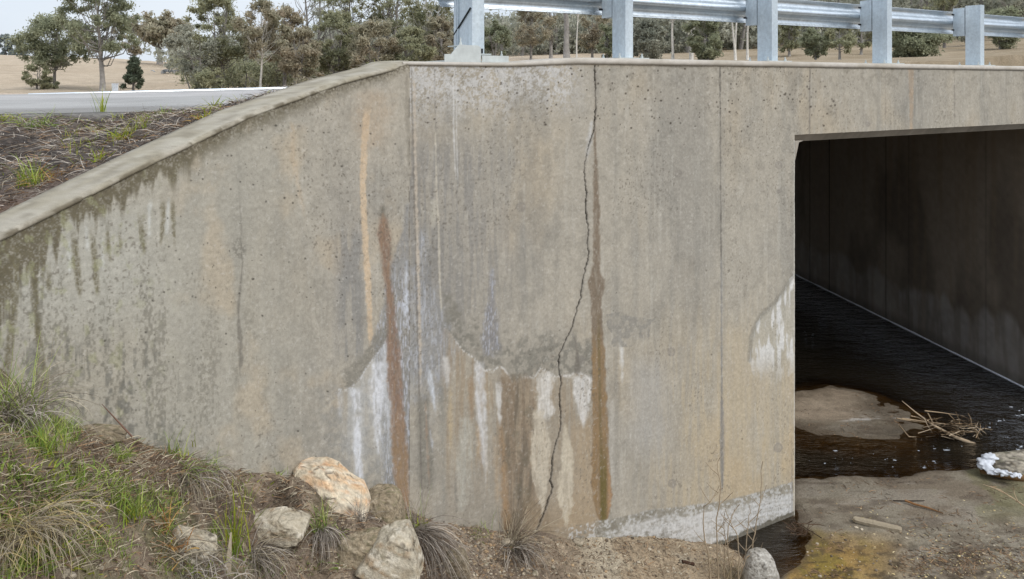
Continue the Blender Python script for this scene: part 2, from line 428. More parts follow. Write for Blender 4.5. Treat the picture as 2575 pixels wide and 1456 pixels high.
    # pale tongues
    for pts, col, k, so in (
        ([(930, 1376, 12), (960, 1374, 22), (1000, 1372, 16), (1035, 1370, 22), (1065, 1370, 8)], (204, 200, 193), 0.95, 4),
        ([(1025, 1352, 12), (1070, 1358, 18), (1130, 1360, 24), (1190, 1360, 22), (1240, 1362, 14), (1296, 1365, 1)], (190, 180, 162), 0.92, 2.5),
        ([(942, 1462, 24), (1000, 1465, 20), (1040, 1466, 14), (1075, 1466, 4)], (204, 201, 196), 0.95, 4),
        ([(1060, 1421, 1), (1110, 1424, 11), (1160, 1426, 16), (1220, 1422, 20), (1265, 1422, 18), (1300, 1424, 8), (1330, 1426, 1)], (192, 182, 163), 0.92, 2.5),
        ([(890, 1121, 10), (930, 1124, 9), (975, 1126, 4)], (196, 192, 186), 0.75, 4),
        ([(905, 1205, 12), (980, 1206, 13), (1060, 1212, 12), (1180, 1218, 6)], (198, 196, 194), 0.9, 4),
        ([(1090, 1219, 4), (1160, 1221, 5), (1220, 1222, 3)], (198, 192, 184), 0.8, 3),
        ([(955, 1254, 5), (1020, 1255, 6), (1075, 1257, 2)], (200, 197, 192), 0.85, 3),
        ([(1045, 1172, 14), (1120, 1170, 20), (1220, 1166, 18), (1290, 1160, 10)], (174, 171, 160), 0.75, 8),
        ([(920, 1076, 2), (955, 1082, 7), (1000, 1090, 5), (1045, 1094, 2)], (200, 204, 210), 0.9, 3),
        ([(1075, 1080, 2), (1110, 1085, 4), (1145, 1088, 1)], (200, 202, 206), 0.85, 2.5),
        ([(840, 1560, 2), (880, 1563, 5), (925, 1564, 4), (975, 1564, 1)], (200, 198, 193), 0.8, 3),
        ([(1000, 1540, 6), (1100, 1536, 8), (1240, 1540, 4)], (184, 178, 168), 0.55, 6),
    ):
        m = streak(U, V, pts, so, 14, 22, 0.35, int(pts[0][1]), 0.04)
        c = bl(c, col, m * k * (0.55 + 0.45 * sstep(0.32, 0.52, fbm(U * 0.2, V * 0.03, 80, 3))))
    for pts, col, k, so in (
        ([(935, 1184, 6), (1000, 1184, 9), (1085, 1188, 3)], (146, 126, 102), 0.8, 4),
        ([(965, 1133, 4), (1050, 1132, 7), (1160, 1135, 4)], (180, 162, 132), 0.7, 5),
        ([(1060, 1200, 4), (1130, 1204, 6), (1190, 1208, 3)], (172, 150, 122), 0.65, 4),
        ([(1080, 1243, 3), (1180, 1248, 6), (1300, 1254, 4)], (172, 152, 126), 0.6, 5),
        ([(980, 1062, 14), (1080, 1066, 18), (1180, 1070, 20), (1260, 1074, 18)], (124, 120, 110), 0.75, 5),
        ([(1000, 1070, 2), (1120, 1074, 2.5), (1230, 1080, 2)], (160, 138, 118), 0.7, 2.5),
        ([(940, 1112, 8), (1080, 1112, 8), (1300, 1118, 6)], (134, 132, 124), 0.6, 6),
        ([(1180, 1145, 3), (1300, 1148, 4)], (128, 124, 116), 0.6, 3),
        ([(1000, 1195, 3), (1130, 1192, 3), (1280, 1190, 3)], (140, 136, 126), 0.5, 3),
    ):
        c = bl(c, col, streak(U, V, pts, so, 30, 50, 0.35, int(pts[0][1]) + 3, 0.02) * k)
    # blue grey plume left of the crack
    m = streak(U, V, [(665, 1238, 2), (740, 1237, 8), (800, 1234, 16), (840, 1233, 22), (900, 1237, 24)], 5, 20, 30, 0.2, 15)
    c = bl(c, (132, 130, 130), m * 0.85)
    c = bl(c, (176, 178, 186), m * sstep(0.55, 0.66, fbm(U * 0.4, V * 0.08, 81, 3)) * 0.7)
    # stained joint
    J = [(170, 1497, 0.8), (300, 1497, 1.2), (330, 1496, 2.5), (383, 1497, 4), (460, 1498, 7), (540, 1500, 9), (640, 1500, 9), (690, 1498, 12), (705, 1499, 22), (725, 1499, 21), (748, 1500, 14),
         (780, 1500, 13), (840, 1503, 15), (933, 1506, 17), (1010, 1508, 19), (1090, 1509, 20), (1170, 1510, 23), (1250, 1513, 25), (1285, 1516, 18), (1318, 1517, 8)]
    m = streak(U, V, J, 2.5, 30, 6, 0.16, 16, 0.05)
    c = bl(c, (120, 106, 90), m * 0.9)
    c = bl(c, (142, 117, 84), m * sstep(810, 900, V) * (0.55 + 0.35 * strk))
    c = bl(c, (112, 98, 70), m * sstep(760, 860, V) * sstep(6, 1, np.abs(U - np.interp(V, [760, 1320], [1502, 1513]) - 2)) * 0.8)
    c = bl(c, (100, 90, 52), m * sstep(1080, 1220, V) * sstep(-2, 10, U - 1505) * sstep(14, 6, np.abs(U - 1517)) * 0.85)
    c = bl(c, (164, 132, 100), m * sstep(1090, 1200, V) * sstep(1522, 1534, U) * 0.7)
    c = bl(c, (190, 189, 186), streak(U, V, [(300, 1489, 2), (345, 1484, 7), (380, 1478, 6), (410, 1474, 3)], 4, 10, 20, 0.3, 17) * 0.75)
    # grey patch and deposit right of the joint
    m = polym(U, V, [(1528, 786), (1600, 790), (1640, 800), (1632, 850), (1585, 872), (1534, 866)], 14, 18)
    c = bl(c, (138, 134, 126), m * (0.3 + 0.7 * sstep(0.42, 0.58, mot)) * 0.8)
    m = polym(U, V, [(1996, 688), (1973, 729), (1944, 766), (1914, 792), (1902, 813), (1889, 846), (1884, 905), (1900, 960), (1950, 970), (1998, 930)], 8, 19)
    fadeV = (1 - sstep(860, 975, V + 40 * (strk - 0.5)))
    c = bl(c, (176, 172, 160), m * 0.5 * fadeV)
    c = bl(c, (206, 204, 200), m * fadeV * sstep(0.44, 0.58, fbm(U * 0.12, V * 0.02, 82, 4)) * 0.95)
    e = [(1996, 688), (1973, 729), (1944, 766), (1914, 792), (1902, 813), (1889, 846), (1884, 905)]
    c = bl(c, (130, 126, 116), sstep(9, 2, seg_dist(U, V, e)) * 0.6)
    # wet line and white salts along the foot
    tp = [(1430, 1322), (1500, 1312), (1590, 1292), (1650, 1280), (1800, 1262), (1880, 1245), (1995, 1210)]
    d, ins = below(U, V, tp, 20, 3)
    wet = sstep(-2, 4, d) * ins
    c = bl(c, (140, 136, 126), wet * 0.8 * sstep(1440, 1560, U))
    w2 = sstep(14, 34, d + 26 * (mot - 0.5)) * ins
    lines = fbm(U * 0.012 , (V - np.interp(U, [1430, 1995], [1322, 1210])) * 0.16, 83, 4)
    c = bl(c, (203, 201, 198), w2 * (0.35 + 0.65 * sstep(0.38, 0.58, lines * 0.6 + fin * 0.4)) * sstep(1440, 1700, U) * 0.92)
    c = bl(c, (196, 195, 192), wet * sstep(0.5, 0.62, fbm(U * 0.18, V * 0.18, 84, 4)) * 0.7)
    c = bl(c, (122, 116, 102), wet * sstep(0.56, 0.66, fbm(U * 0.07, V * 0.1, 85, 4)) * (1 - sstep(1620, 1740, U)) * 0.7)
    c = bl(c, (92, 86, 72), sstep(-14, 4, Z * -1000 + 40 + 60 * (mot - 0.5)) * 0.9 * sstep(1740, 1790, U))
    # formwork joints
    for pts, col, k in (
        ([(165, 1810, 2.0), (600, 1813, 1.8), (1000, 1815, 1.6), (1240, 1816, 1.3)], (92, 88, 82), 0.85),
        ([(1000, 1815, 3), (1040, 1815, 5), (1120, 1816, 7), (1180, 1816, 5), (1240, 1816, 2)], (134, 131, 126), 0.8),
        ([(650, 1814, 2), (700, 1814, 3), (900, 1815, 3), (1000, 1815, 2)], (150, 148, 144), 0.6),
        ([(150, 2036, 1.7), (345, 2036, 1.6)], (104, 98, 92), 0.75),
        ([(150, 2227, 0.9), (345, 2227, 0.9)], (126, 120, 112), 0.5),
        ([(150, 2400, 1.2), (250, 2400, 1.1), (345, 2401, 0.8)], (110, 104, 98), 0.7),
        ([(150, 2531, 0.8), (345, 2531, 0.8)], (130, 124, 116), 0.4),
        ([(160, 2290, 8), (345, 2292, 3)], (176, 148, 118), 0.45),
        ([(170, 1093, 1.5), (330, 1095, 1.5)], (120, 116, 110), 0.7),
        ([(330, 1095, 1.4), (480, 1098, 3), (590, 1103, 3), (700, 1106, 2.5), (790, 1110, 1.4)], (192, 184, 168), 0.75),
        ([(190, 1140, 2.2), (330, 1141, 1.8), (455, 1146, 1.2)], (200, 198, 194), 0.85),
        ([(200, 1148, 1.5), (330, 1148, 1.5), (455, 1151, 1.0)], (196, 194, 190), 0.8),
        ([(500, 1090, 9), (540, 1091, 8), (575, 1088, 4)], (178, 172, 158), 0.7),
        ([(560, 1098, 4), (610, 1094, 9), (650, 1082, 12), (720, 1075, 8)], (124, 122, 118), 0.5),
    ):
        c = bl(c, col, streak(U, V, pts, 1.6, 8, 12, 0.2, int(pts[0][1]) + 9, 0.03) * k)
    # ragged grout of the corner joint
    c = bl(c, (112, 106, 98), streak(U, V, [(165, 1034, 2), (500, 1042, 2), (830, 1050, 2), (1280, 1062, 2)], 1.8, 5, 20, 0.6, 22, 0.1) * 0.8)
    c = bl(c, (188, 176, 160), streak(U, V, [(200, 1041, 3), (500, 1047, 3), (830, 1056, 4), (1000, 1058, 2)], 1.8, 8, 60, 0.8, 23, 0.12) * 0.85)
    for cu, cv, r in ((1310, 520, 13), (1958, 415, 10), (1688, 885, 11), (1690, 1215, 12), (1957, 1125, 12), (1958, 480, 7), (2182, 312, 7), (1706, 437, 10), (1460, 905, 12)):
        d = np.hypot(U - cu, V - cv) + 5 * (mot - 0.5)
        c = bl(c, (134, 128, 120), sstep(r + 1, r - 3, d) * 0.45 + np.exp(-((d - r + 2) / 2.0) ** 2) * 0.3)
    # a side crack and its stain
    c = bl(c, (112, 106, 98), streak(U, V, [(835, 1437, 1.5), (860, 1448, 3), (895, 1452, 5), (925, 1452, 8), (945, 1452, 5)], 2, 6, 10, 0.4, 24) * 0.7)
    # pores
    h = holes(U, V, (1050, 165, 2100, 330), 900, 0.5, 2.8, 1) + holes(U, V, (2100, 175, 2575, 320), 70, 0.3, 1.8, 5) * 0.7 + holes(U, V, (1050, 320, 2000, 1300), 300, 0.3, 2.2, 2) * 0.7
    c = bl(c, (70, 62, 52), h * 0.85)
    # narrow light arris at the opening
    c = bl(c, (192, 188, 178), sstep(S_OPEN - 0.035, S_OPEN - 0.018, S) * (Z < 3.95) * 0.8)
    c = bl(c, (120, 112, 104), sstep(S_OPEN - 0.075, S_OPEN - 0.06, S) * (1 - sstep(S_OPEN - 0.05, S_OPEN - 0.04, S)) * sstep(1050, 1200, V) * 0.5)
    return c

def wall_wing(U, V, S, Z):
    c = stain_common(U, V, S + 37.0, Z)
    mot = fbm(U * 0.06, V * 0.06, 91, 4); fin = fbm(U * 0.28, V * 0.25, 92, 3); strk = fbm(U * 0.1, V * 0.009, 93, 4)
    c = bl(c, (162, 158, 146), sstep(900, 600, U) * 0.6)
    c = bl(c, (178, 177, 168), sstep(520, 300, U) * sstep(480, 560, V) * (1 - sstep(720, 900, V)) * 0.4)
    c = bl(c, (180, 165, 142), sstep(0.5, 0.74, fbm(U * 0.011, V * 0.008, 94, 4)) * sstep(380, 520, U) * 0.5)
    c = bl(c, (134, 132, 128), sstep(820, 870, U) * (1 - sstep(900, 935, U)) * sstep(520, 620, V) * (1 - sstep(880, 930, V)) * (0.35 + 0.5 * sstep(0.4, 0.6, strk)))
    c = bl(c, (136, 134, 128), sstep(760, 850, U) * sstep(930, 1000, V) * sstep(0.4, 0.62, mot) * 0.6)
    edge = np.interp(U, [0, 168, 379, 518, 631, 745, 862, 988, 1022], [606, 522, 415, 349, 295, 253, 210, 177, 162])
    d = V - edge
    # dark runs below the coping
    dep = np.interp(U, [0, 60, 150, 260, 400, 600, 760, 900, 1020], [170, 130, 100, 75, 70, 58, 40, 34, 22])
    drip = fbm(U * 0.055, V * 0.002, 95, 4); drip2 = fbm(U * 0.16, V * 0.003, 96, 3)
    ln = dep * (0.35 + 1.5 * np.clip((drip - 0.25) * 1.6, 0, 1.2) * (0.6 + 0.8 * drip2))
    soft = np.interp(U, [0, 400, 520], [0.70, 0.62, 0.2]); n9 = fbm(U * 0.03, V * 0.03, 195, 4) - 0.5
    ln = np.where(U > 480, dep * (0.75 + 0.5 * drip + 1.2 * n9), ln)
    q_ = d / (np.abs(ln) + 6) + 0.35 * n9
    m = (1 - sstep(soft, 1.12, q_)) * (d > -8)
    m = m * (0.55 + 0.45 * sstep(0.3, 0.5, fin * 0.6 + mot * 0.4))
    c = bl(c, (104, 97, 79), m * np.interp(U, [0, 450, 760, 1020], [1.0, 0.95, 0.75, 0.5]))
    for pts in ([(520, 352, 10), (560, 355, 9), (610, 360, 6), (642, 362, 4)], [(560, 232, 9), (650, 238, 8), (750, 246, 6)], [(560, 185, 9), (640, 190, 9), (720, 198, 8), (760, 203, 2)],
                [(540, 268, 6), (640, 274, 5), (662, 280, 6)], [(600, 36, 12), (700, 42, 9), (830, 30, 10), (960, 12, 12)], [(640, 84, 7), (760, 88, 10), (860, 98, 5)],
                [(480, 408, 6), (560, 410, 7), (620, 404, 4)], [(480, 432, 5), (560, 436, 5), (625, 440, 3)], [(650, 120, 9), (740, 124, 6)], [(560, 300, 4), (640, 304, 3)],
                [(760, 96, 5), (900, 100, 14), (1000, 104, 20)]):
        c = bl(c, (108, 101, 78), streak(U, V, pts, 3, 60, 22, 0.3, int(pts[0][1]) + 2, 0.03) * (0.55 + 0.45 * sstep(0.35, 0.5, fin)) * 0.9)
    for pts in ([(495, 425, 5), (600, 418, 4)], [(560, 215, 4), (640, 222, 5)], [(600, 172, 5), (690, 176, 4)], [(500, 378, 4), (600, 374, 4)], [(590, 256, 3), (690, 260, 4)]):
        c = bl(c, (192, 192, 186), streak(U, V, pts, 2.5, 20, 20, 0.4, int(pts[0][1]) + 4, 0.04) * 0.75)
    # lichen specks
    sp = fbm(U * 0.14, V * 0.10, 97, 4); cl = fbm(U * 0.011, V * 0.006, 98, 3)
    k = np.interp(U, [0, 300, 480, 700, 1000], [1.0, 1.0, 0.75, 0.3, 0.15]) * sstep(560, 760, V)
    sp = fbm(U * 0.20, V * 0.11, 97, 4) * 0.62 + fbm(U * 0.03, V * 0.005, 197, 3) * 0.42
    c = bl(c, (104, 100, 88), sstep(0.56, 0.66, sp + (cl - 0.5) * 0.16) * k * 0.55)
    c = bl(c, (112, 110, 102), sstep(0.47, 0.62, strk) * sstep(0.42, 0.6, mot) * sstep(760, 940, V) * sstep(520, 350, U) * 0.75)
    c = bl(c, (148, 148, 112), sstep(0.6, 0.72, fbm(U * 0.05, V * 0.03, 99, 4)) * sstep(500, 200, U) * 0.45)
    # hairline crack with damp blotches
    cr_ = [(598, 400), (600, 480), (607, 560), (606, 620), (610, 660), (605, 720), (600, 770), (601, 830), (606, 880), (603, 930), (598, 1000), (592, 1100)]
    d2 = seg_dist(U, V, cr_) + 1.5 * (fin - 0.5)
    c = bl(c, (118, 113, 104), sstep(2.2, 0.4, d2 + 2.0 * (mot - 0.45)) * 0.55 * sstep(420, 560, V) * (1 - sstep(940, 1010, V)))
    c = bl(c, (126, 121, 111), streak(U, V, [(660, 610, 1.5), (720, 604, 2.5), (770, 599, 4), (800, 599, 3), (850, 604, 7), (910, 605, 6), (930, 604, 2)], 2, 8, 8, 0.4, 31, 0.1) * 0.9)
    c = bl(c, (128, 124, 114), streak(U, V, [(595, 598, 7), (620, 600, 15), (640, 602, 12), (660, 606, 3)], 4, 6, 8, 0.5, 32, 0.1) * sstep(0.42, 0.52, fin) * 0.9)
    # peach run
    m = streak(U, V, [(265, 924, 12), (287, 922, 9), (382, 915, 8), (485, 913, 7), (544, 915, 7.5), (643, 921, 7.5), (741, 927, 7.5), (840, 931, 6), (878, 932, 4)], 2.5, 40, 40, 0.15, 33, 0.05)
    c = bl(c, (196, 175, 148), np.clip(m * 1.35, 0, 1) * (0.75 + 0.25 * sstep(0.35, 0.55, fin)) * 0.95)
    c = bl(c, (176, 156, 132), streak(U, V, [(215, 945, 40), (280, 940, 45), (400, 935, 30)], 20, 30, 60, 0.4, 34) * 0.45)
    c = bl(c, (176, 158, 134), streak(U, V, [(300, 735, 5), (400, 738, 7), (560, 768, 5)], 4, 20, 60, 0.4, 35) * 0.5)
    c = bl(c, (122, 116, 106), streak(U, V, [(790, 918, 12), (815, 920, 14)], 6, 10, 10, 0.4, 36) * 0.5)
    # grey fan from the corner joint
    m = streak(U, V, [(500, 1026, 5), (560, 1024, 8), (640, 1012, 22), (690, 1005, 32), (760, 1003, 38), (850, 1000, 60), (960, 1000, 60), (1150, 1010, 50), (1280, 1015, 46)], 6, 20, 60, 0.15, 37)
    c = bl(c, (136, 135, 133), m * 0.85)
    c = bl(c, (184, 186, 194), m * sstep(0.5, 0.64, fbm(U * 0.35, V * 0.06, 100, 3)) * sstep(640, 760, V) * 0.7)
    for pts in ([(650, 1024, 2), (700, 1021, 4), (790, 1022, 6)], [(760, 1020, 7), (800, 1018, 5)]):
        c = bl(c, (196, 200, 208), streak(U, V, pts, 3, 10, 10, 0.5, 38, 0.1) * 0.7)
    # dark lobe and the deposit line at the lower left of the corner
    B1 = [(850, 981), (862, 980), (883, 975), (905, 955), (919, 930), (937, 905), (963, 872), (984, 832), (992, 800)]
    dd, ins = below(U, V, B1, 39, 4)
    m = ins * sstep(2, -2, dd) * sstep(-66, -38, dd + 34 * (mot - 0.5)) * sstep(850, 882, U + 30 * (fin - 0.5)) * (0.7 + 0.3 * sstep(0.35, 0.55, fin))
    c = bl(c, (128, 124, 114), m * 0.85)
    lo = ins * sstep(-1, 3, dd) * (1 - sstep(1080, 1240, V)) * sstep(850, 890, U + 50 * (strk - 0.5)) * (0.6 + 0.4 * sstep(0.35, 0.6, strk))
    c = bl(c, (176, 176, 174), lo * 0.55)
    c = bl(c, (204, 204, 206), ins * np.exp(-(dd / 4) ** 2) * sstep(0.4, 0.55, fin) * 0.6)
    for pts, k_ in (([(978, 854, 4), (1055, 856, 3)], 0.7), ([(972, 893, 12), (1010, 895, 12), (1045, 897, 9)], 0.85), ([(905, 950, 12), (960, 948, 18), (1030, 948, 16), (1050, 948, 11), (1145, 952, 6)], 0.9),
                   ([(1040, 898, 10), (1100, 899, 11), (1170, 901, 10), (1230, 904, 10)], 0.95), ([(860, 972, 8), (980, 970, 8), (1060, 976, 6)], 0.5)):
        mm = streak(U, V, pts, 6, 14, 20, 0.4, int(pts[0][1]) + 5, 0.03)
        c = bl(c, (206, 207, 210), mm * k_ * (0.4 + 0.6 * sstep(0.36, 0.54, fbm(U * 0.2, V * 0.035, 101, 3))))
    # rust run
    R = [(515, 962, 6), (532, 962, 9), (546, 963, 9), (560, 964, 11), (590, 966, 17), (630, 968, 15), (665, 972, 11), (700, 974, 9), (760, 982, 10), (820, 985, 13), (880, 990, 17), (960, 993, 19), (1030, 999, 16),
         (1085, 1002, 20), (1140, 1006, 21), (1200, 1011, 19), (1250, 1014, 17), (1300, 1018, 16)]
    m = streak(U, V, R, 5, 8, 20, 0.12, 40, 0.05)
    c = bl(c, (130, 108, 92), m * sstep(536, 556, V) * 0.95)
    c = bl(c, (112, 108, 98), m * (1 - sstep(536, 556, V)) * 0.8)
    c = bl(c, (148, 125, 96), m * sstep(980, 1180, V) * 0.7)
    c = bl(c, (146, 122, 100), m * sstep(0.5, 0.65, fbm(U * 0.15, V * 0.02, 102, 3)) * 0.6)
    # ragged joint edge on this side of the corner
    c = bl(c, (116, 110, 100), sstep(0.016, 0.006, S) * 0.8 * sstep(0.3, 0.5, vn(V * 0.08, S * 0 + 3, 41)))
    c = bl(c, (120, 114, 102), streak(U, V, [(185, 1022, 4), (330, 1026, 5), (425, 1030, 3)], 3, 10, 10, 0.5, 42) * 0.5)
    # honeycombed strip just under the coping
    c = bl(c, (96, 88, 74), sstep(26, 4, d) * sstep(0.5, 0.62, fin) * 0.7)
    h = holes(U, V, (330, 300, 1020, 760), 620, 0.4, 2.9, 3) + holes(U, V, (0, 600, 900, 1150), 620, 0.4, 2.5, 4)
    c = bl(c, (66, 62, 54), h * 0.85)
    return c

# ------------------------------------------------------------------ build the culvert
culvert = thing('concrete_culvert', 'weathered concrete road culvert with sloping wing wall and dark square opening', 'culvert', (0, 0, 0))

def Ttop(s): return H + 0.168 + 0.056 * sstep(0.75, 1.75, s)
def Llip(s): return Ttop(s) - (0.032 + 0.026 * sstep(0.75, 1.75, s))

def finish(c, S, Z):
    fine = fbm(S * 70, Z * 60, 51, 3); mid = fbm(S * 22, Z * 9, 52, 4); st = fbm(S * 45, Z * 2.2, 53, 3)
    c = c * (0.86 + 0.28 * fine)[..., None] * (0.93 + 0.14 * mid)[..., None] * (0.95 + 0.10 * st)[..., None]
    c = bl(c, (104, 97, 86), sstep(0.70, 0.80, fbm(S * 62, Z * 55, 54, 2)) * sstep(0.45, 0.65, fbm(S * 2.3, Z * 1.4, 56, 3)) * 0.6)
    return bl(c, (204, 199, 190), sstep(0.70, 0.80, fbm(S * 50, Z * 44, 55, 3)) * 0.25)

def panel(name, s0, s1, ds, zb_f, zt_f, dz, P, Dv, Nv, colf, parent, groove=None, relief=0.0035):
    ss = np.arange(s0, s1 + ds * 0.5, ds); ss[-1] = s1
    nz_ = int(max(zt_f(ss) - zb_f(ss)) / dz) + 2
    r = np.linspace(0, 1, nz_)[:, None]
    S = np.broadcast_to(ss[None, :], (nz_, len(ss))).copy()
    Z = zb_f(ss)[None, :] + (zt_f(ss) - zb_f(ss))[None, :] * r
    X = P[0] + S * Dv[0]; Y = P[1] + S * Dv[1]
    U, V = uv_of(X, Y, Z)
    col = finish(colf(U, V, S, Z), S, Z)
    q = (fbm(S * 3, Z * 3, 201, 3) - 0.5) * relief * 2 + (fbm(S * 40, Z * 40, 202, 2) - 0.5) * relief
    if groove is not None: 
        gq, col = groove(U, V, S, Z, col); q = q + gq
    X = X + Nv[0] * q; Y = Y + Nv[1] * q
    return mk(name, np.stack([X, Y, Z], -1).reshape(-1, 3), gridf(nz_, len(ss)), M_CONC, parent, np.clip(col.reshape(-1, 3) * KC, 0.004, 0.9))

def crack_groove(U, V, S, Z, col):
    jx = (fbm(U * 0.1, V * 0.12, 301, 3) - 0.5) * 5
    d = seg_dist(U + jx, V, CRACK)
    hw = 0.45 + 1.1 * fbm(U * 0.01, V * 0.05, 302, 2) + 0.6 * sstep(1050, 1250, V) - 0.5 * sstep(300, 420, V) * (1 - sstep(420, 430, V))
    m = np.clip((hw - d) / 1.4 + 0.5, 0, 1)
    col = bl(col, (146, 140, 130), sstep(7, 2, d) * 0.35)
    col = bl(col, (14, 12, 10), m * 0.97)
    return -0.02 * m, col

fv = lambda val: (lambda s: np.full(np.shape(s), val, float))
panel('headwall', 0.0, S_OPEN - 0.014, 0.0066, fv(-0.5), Llip, 0.0066, P0, D2, NF, wall_head, culvert, crack_groove)
Z_SOF = H - 0.55
panel('spandrel_beam', S_OPEN - 0.014, S_END + 0.1, 0.010, fv(Z_SOF), Llip, 0.010, P0, D2, NF, wall_head, culvert)
panel('pier_face', S_END, 13.0, 0.05, fv(-0.5), Llip, 0.05, P0, D2, NF, wall_head, culvert)
wl = np.array([wing_pt(*p) for p in [(1022, 163), (988, 177), (862, 211), (745, 253), (631, 295), (518, 349), (379, 415), (168, 522), (0, 606)]])
wl = np.vstack([[[-0.05, wl[0, 1] + 0.002]], wl, [[wl[-1, 0] + 1.2, wl[-1, 1] - 0.5]]])
WL = lambda t: np.interp(t, wl[:, 0], wl[:, 1])
T_END = 3.9
panel('wing_wall', 0.0, T_END, 0.0066, fv(0.6), WL, 0.0066, P0, WD, WN, wall_wing, culvert)

def frame(P, Dv, Bv):
    """local (along, back, up) to world"""
    return lambda v: np.c_[P[0] + v[:, 0] * Dv[0] + v[:, 1] * Bv[0], P[1] + v[:, 0] * Dv[1] + v[:, 1] * Bv[1], v[:, 2]]

def sweep(name, ss, prof, P, Dv, Bv, colf, parent, mat=M_CONC):
    """prof(s) -> (k,2) of (back, z); strip swept along s"""
    V = np.array([[[s, q, z] for q, z in prof(s)] for s in ss]); n, k, _ = V.shape
    v = V.reshape(-1, 3); X = frame(P, Dv, Bv)(v)
    return mk(name, X, gridf(n, k), mat, parent, np.clip(colf(v) * K, 0.004, 0.9))

def coping_col(v):
    c = lin((178, 171, 161)) * np.ones((len(v), 3))
    a = v[:, 0]; q = v[:, 1]
    c = bl(c, (156, 148, 134), sstep(0.45, 0.7, fbm(a * 4, q * 9, 401, 4)) * 0.6)
    c = bl(c, (192, 187, 180), sstep(0.55, 0.7, fbm(a * 1.3, q * 3, 402, 3)) * 0.5)
    return c * (0.85 + 0.3 * fbm(a * 50, q * 50 + v[:, 2] * 50, 403, 3))[:, None]

def wing_cop_col(v):
    c = lin((160, 153, 139)) * np.ones((len(v), 3)); a = v[:, 0]; q = v[:, 1]
    c = bl(c, (174, 168, 152), sstep(0.45, 0.68, fbm(a * 3, q * 7, 411, 4)) * 0.6)
    c = bl(c, (148, 140, 122), sstep(0.45, 0.66, fbm(a * 6, q * 12, 412, 4)) * 0.8)
    c = bl(c, (118, 110, 94), sstep(0.54, 0.68, fbm(a * 14, q * 22, 416, 4)) * 0.5)
    c = bl(c, (112, 102, 84), sstep(0.28, 0.4, q) * sstep(0.4, 0.6, fbm(a * 5, q * 3, 413, 3)) * 0.7)
    c = bl(c, (100, 92, 76), sstep(0.012, 0.0, q) * sstep(0.52, 0.62, fbm(a * 18, v[:, 2] * 25, 414, 3)) * 0.8)
    return c * (0.82 + 0.36 * fbm(a * 60, q * 60 + v[:, 2] * 60, 415, 3))[:, None]

def cprof(s):
    T, Lz = float(Ttop(s)), float(Llip(s)); h = T - Lz; j = 0.006 * (vn(s * 3.1, 0.5, 421) - 0.5)
    return [(0.012, Lz - 0.003), (-0.011 + j, Lz - 0.001), (-0.014 + j, Lz + 0.35 * h), (-0.004, Lz + 0.72 * h), (0.025, Lz + 0.93 * h), (0.07, T), (0.2, T + 0.003), (0.35, T + 0.004), (0.52, T), (0.53, T - 0.02), (0.53, H - 0.5)]
sweep('coping', np.arange(-0.06, 13.0, 0.04), cprof, P0, D2, -NF, coping_col, culvert)
def wprof(t):
    z = float(WL(t)); ch = 0.016 * max(0, vn(t * 16, 0.5, 431) - 0.45) * 2.2 + 0.007 * (vn(t * 40, .5, 432) - .5); h = 0.028
    return [(0.014, z - 0.003), (-0.009 + ch, z), (-0.010 + 1.4 * ch, z + 0.4 * h), (-0.006 + 2 * ch, z + 0.75 * h - ch), (0.008 + 1.5 * ch, z + h), (0.03, z + h + 0.004), (0.1, z + h + 0.006), (0.18, z + h + 0.006), (0.27, z + h + 0.006), (0.34, z + h + 0.004), (0.41, z + h), (0.42, z - 0.01), (0.42, z - 0.8)]
sweep('wing_coping', np.arange(0.0, T_END, 0.012), wprof, P0, WD, -WN, wing_cop_col, culvert)

# chamfer under the beam, haunch, inner walls, slab
def dk(c0, sc=2.0):
    def f(v):
        c = lin(c0) * np.ones((len(v), 3))
        c = bl(c, (120, 114, 102), sstep(0.4, 0.7, fbm(v[:, 0] * sc, v[:, 2] * sc + v[:, 1] * 3, 441, 4)) * 0.5)
        return c * (0.8 + 0.4 * fbm(v[:, 0] * 30, v[:, 1] * 30 + v[:, 2] * 30, 442, 3))[:, None]
    return f
Z_IN = H - 0.625
sweep('beam_chamfer', np.arange(S_OPEN - 0.02, S_END, 0.05), lambda s: [(0.0, Z_SOF + 0.002), (0.004, Z_SOF - 0.002), (0.055, Z_IN + 0.02), (0.07, Z_IN)], P0, D2, -NF, dk((150, 142, 130)), culvert)
E0 = P0 + S_OPEN * D2
def cul(name, base, length, dl, z0, z1, dz, colf):
    ll = np.arange(0, length + dl / 2, dl); zz = np.arange(z0, z1 + dz / 2, dz); zz[-1] = z1
    Lg, Zg = np.meshgrid(ll, zz)
    X = base[0] + Lg * CD[0]; Y = base[1] + Lg * CD[1]
    c = colf(X, Y, Zg, Lg)
    return mk(name, np.stack([X, Y, Zg], -1).reshape(-1, 3), gridf(len(zz), len(ll)), M_CONC, culvert, np.clip(c.reshape(-1, 3) * K, 0.003, 0.9))
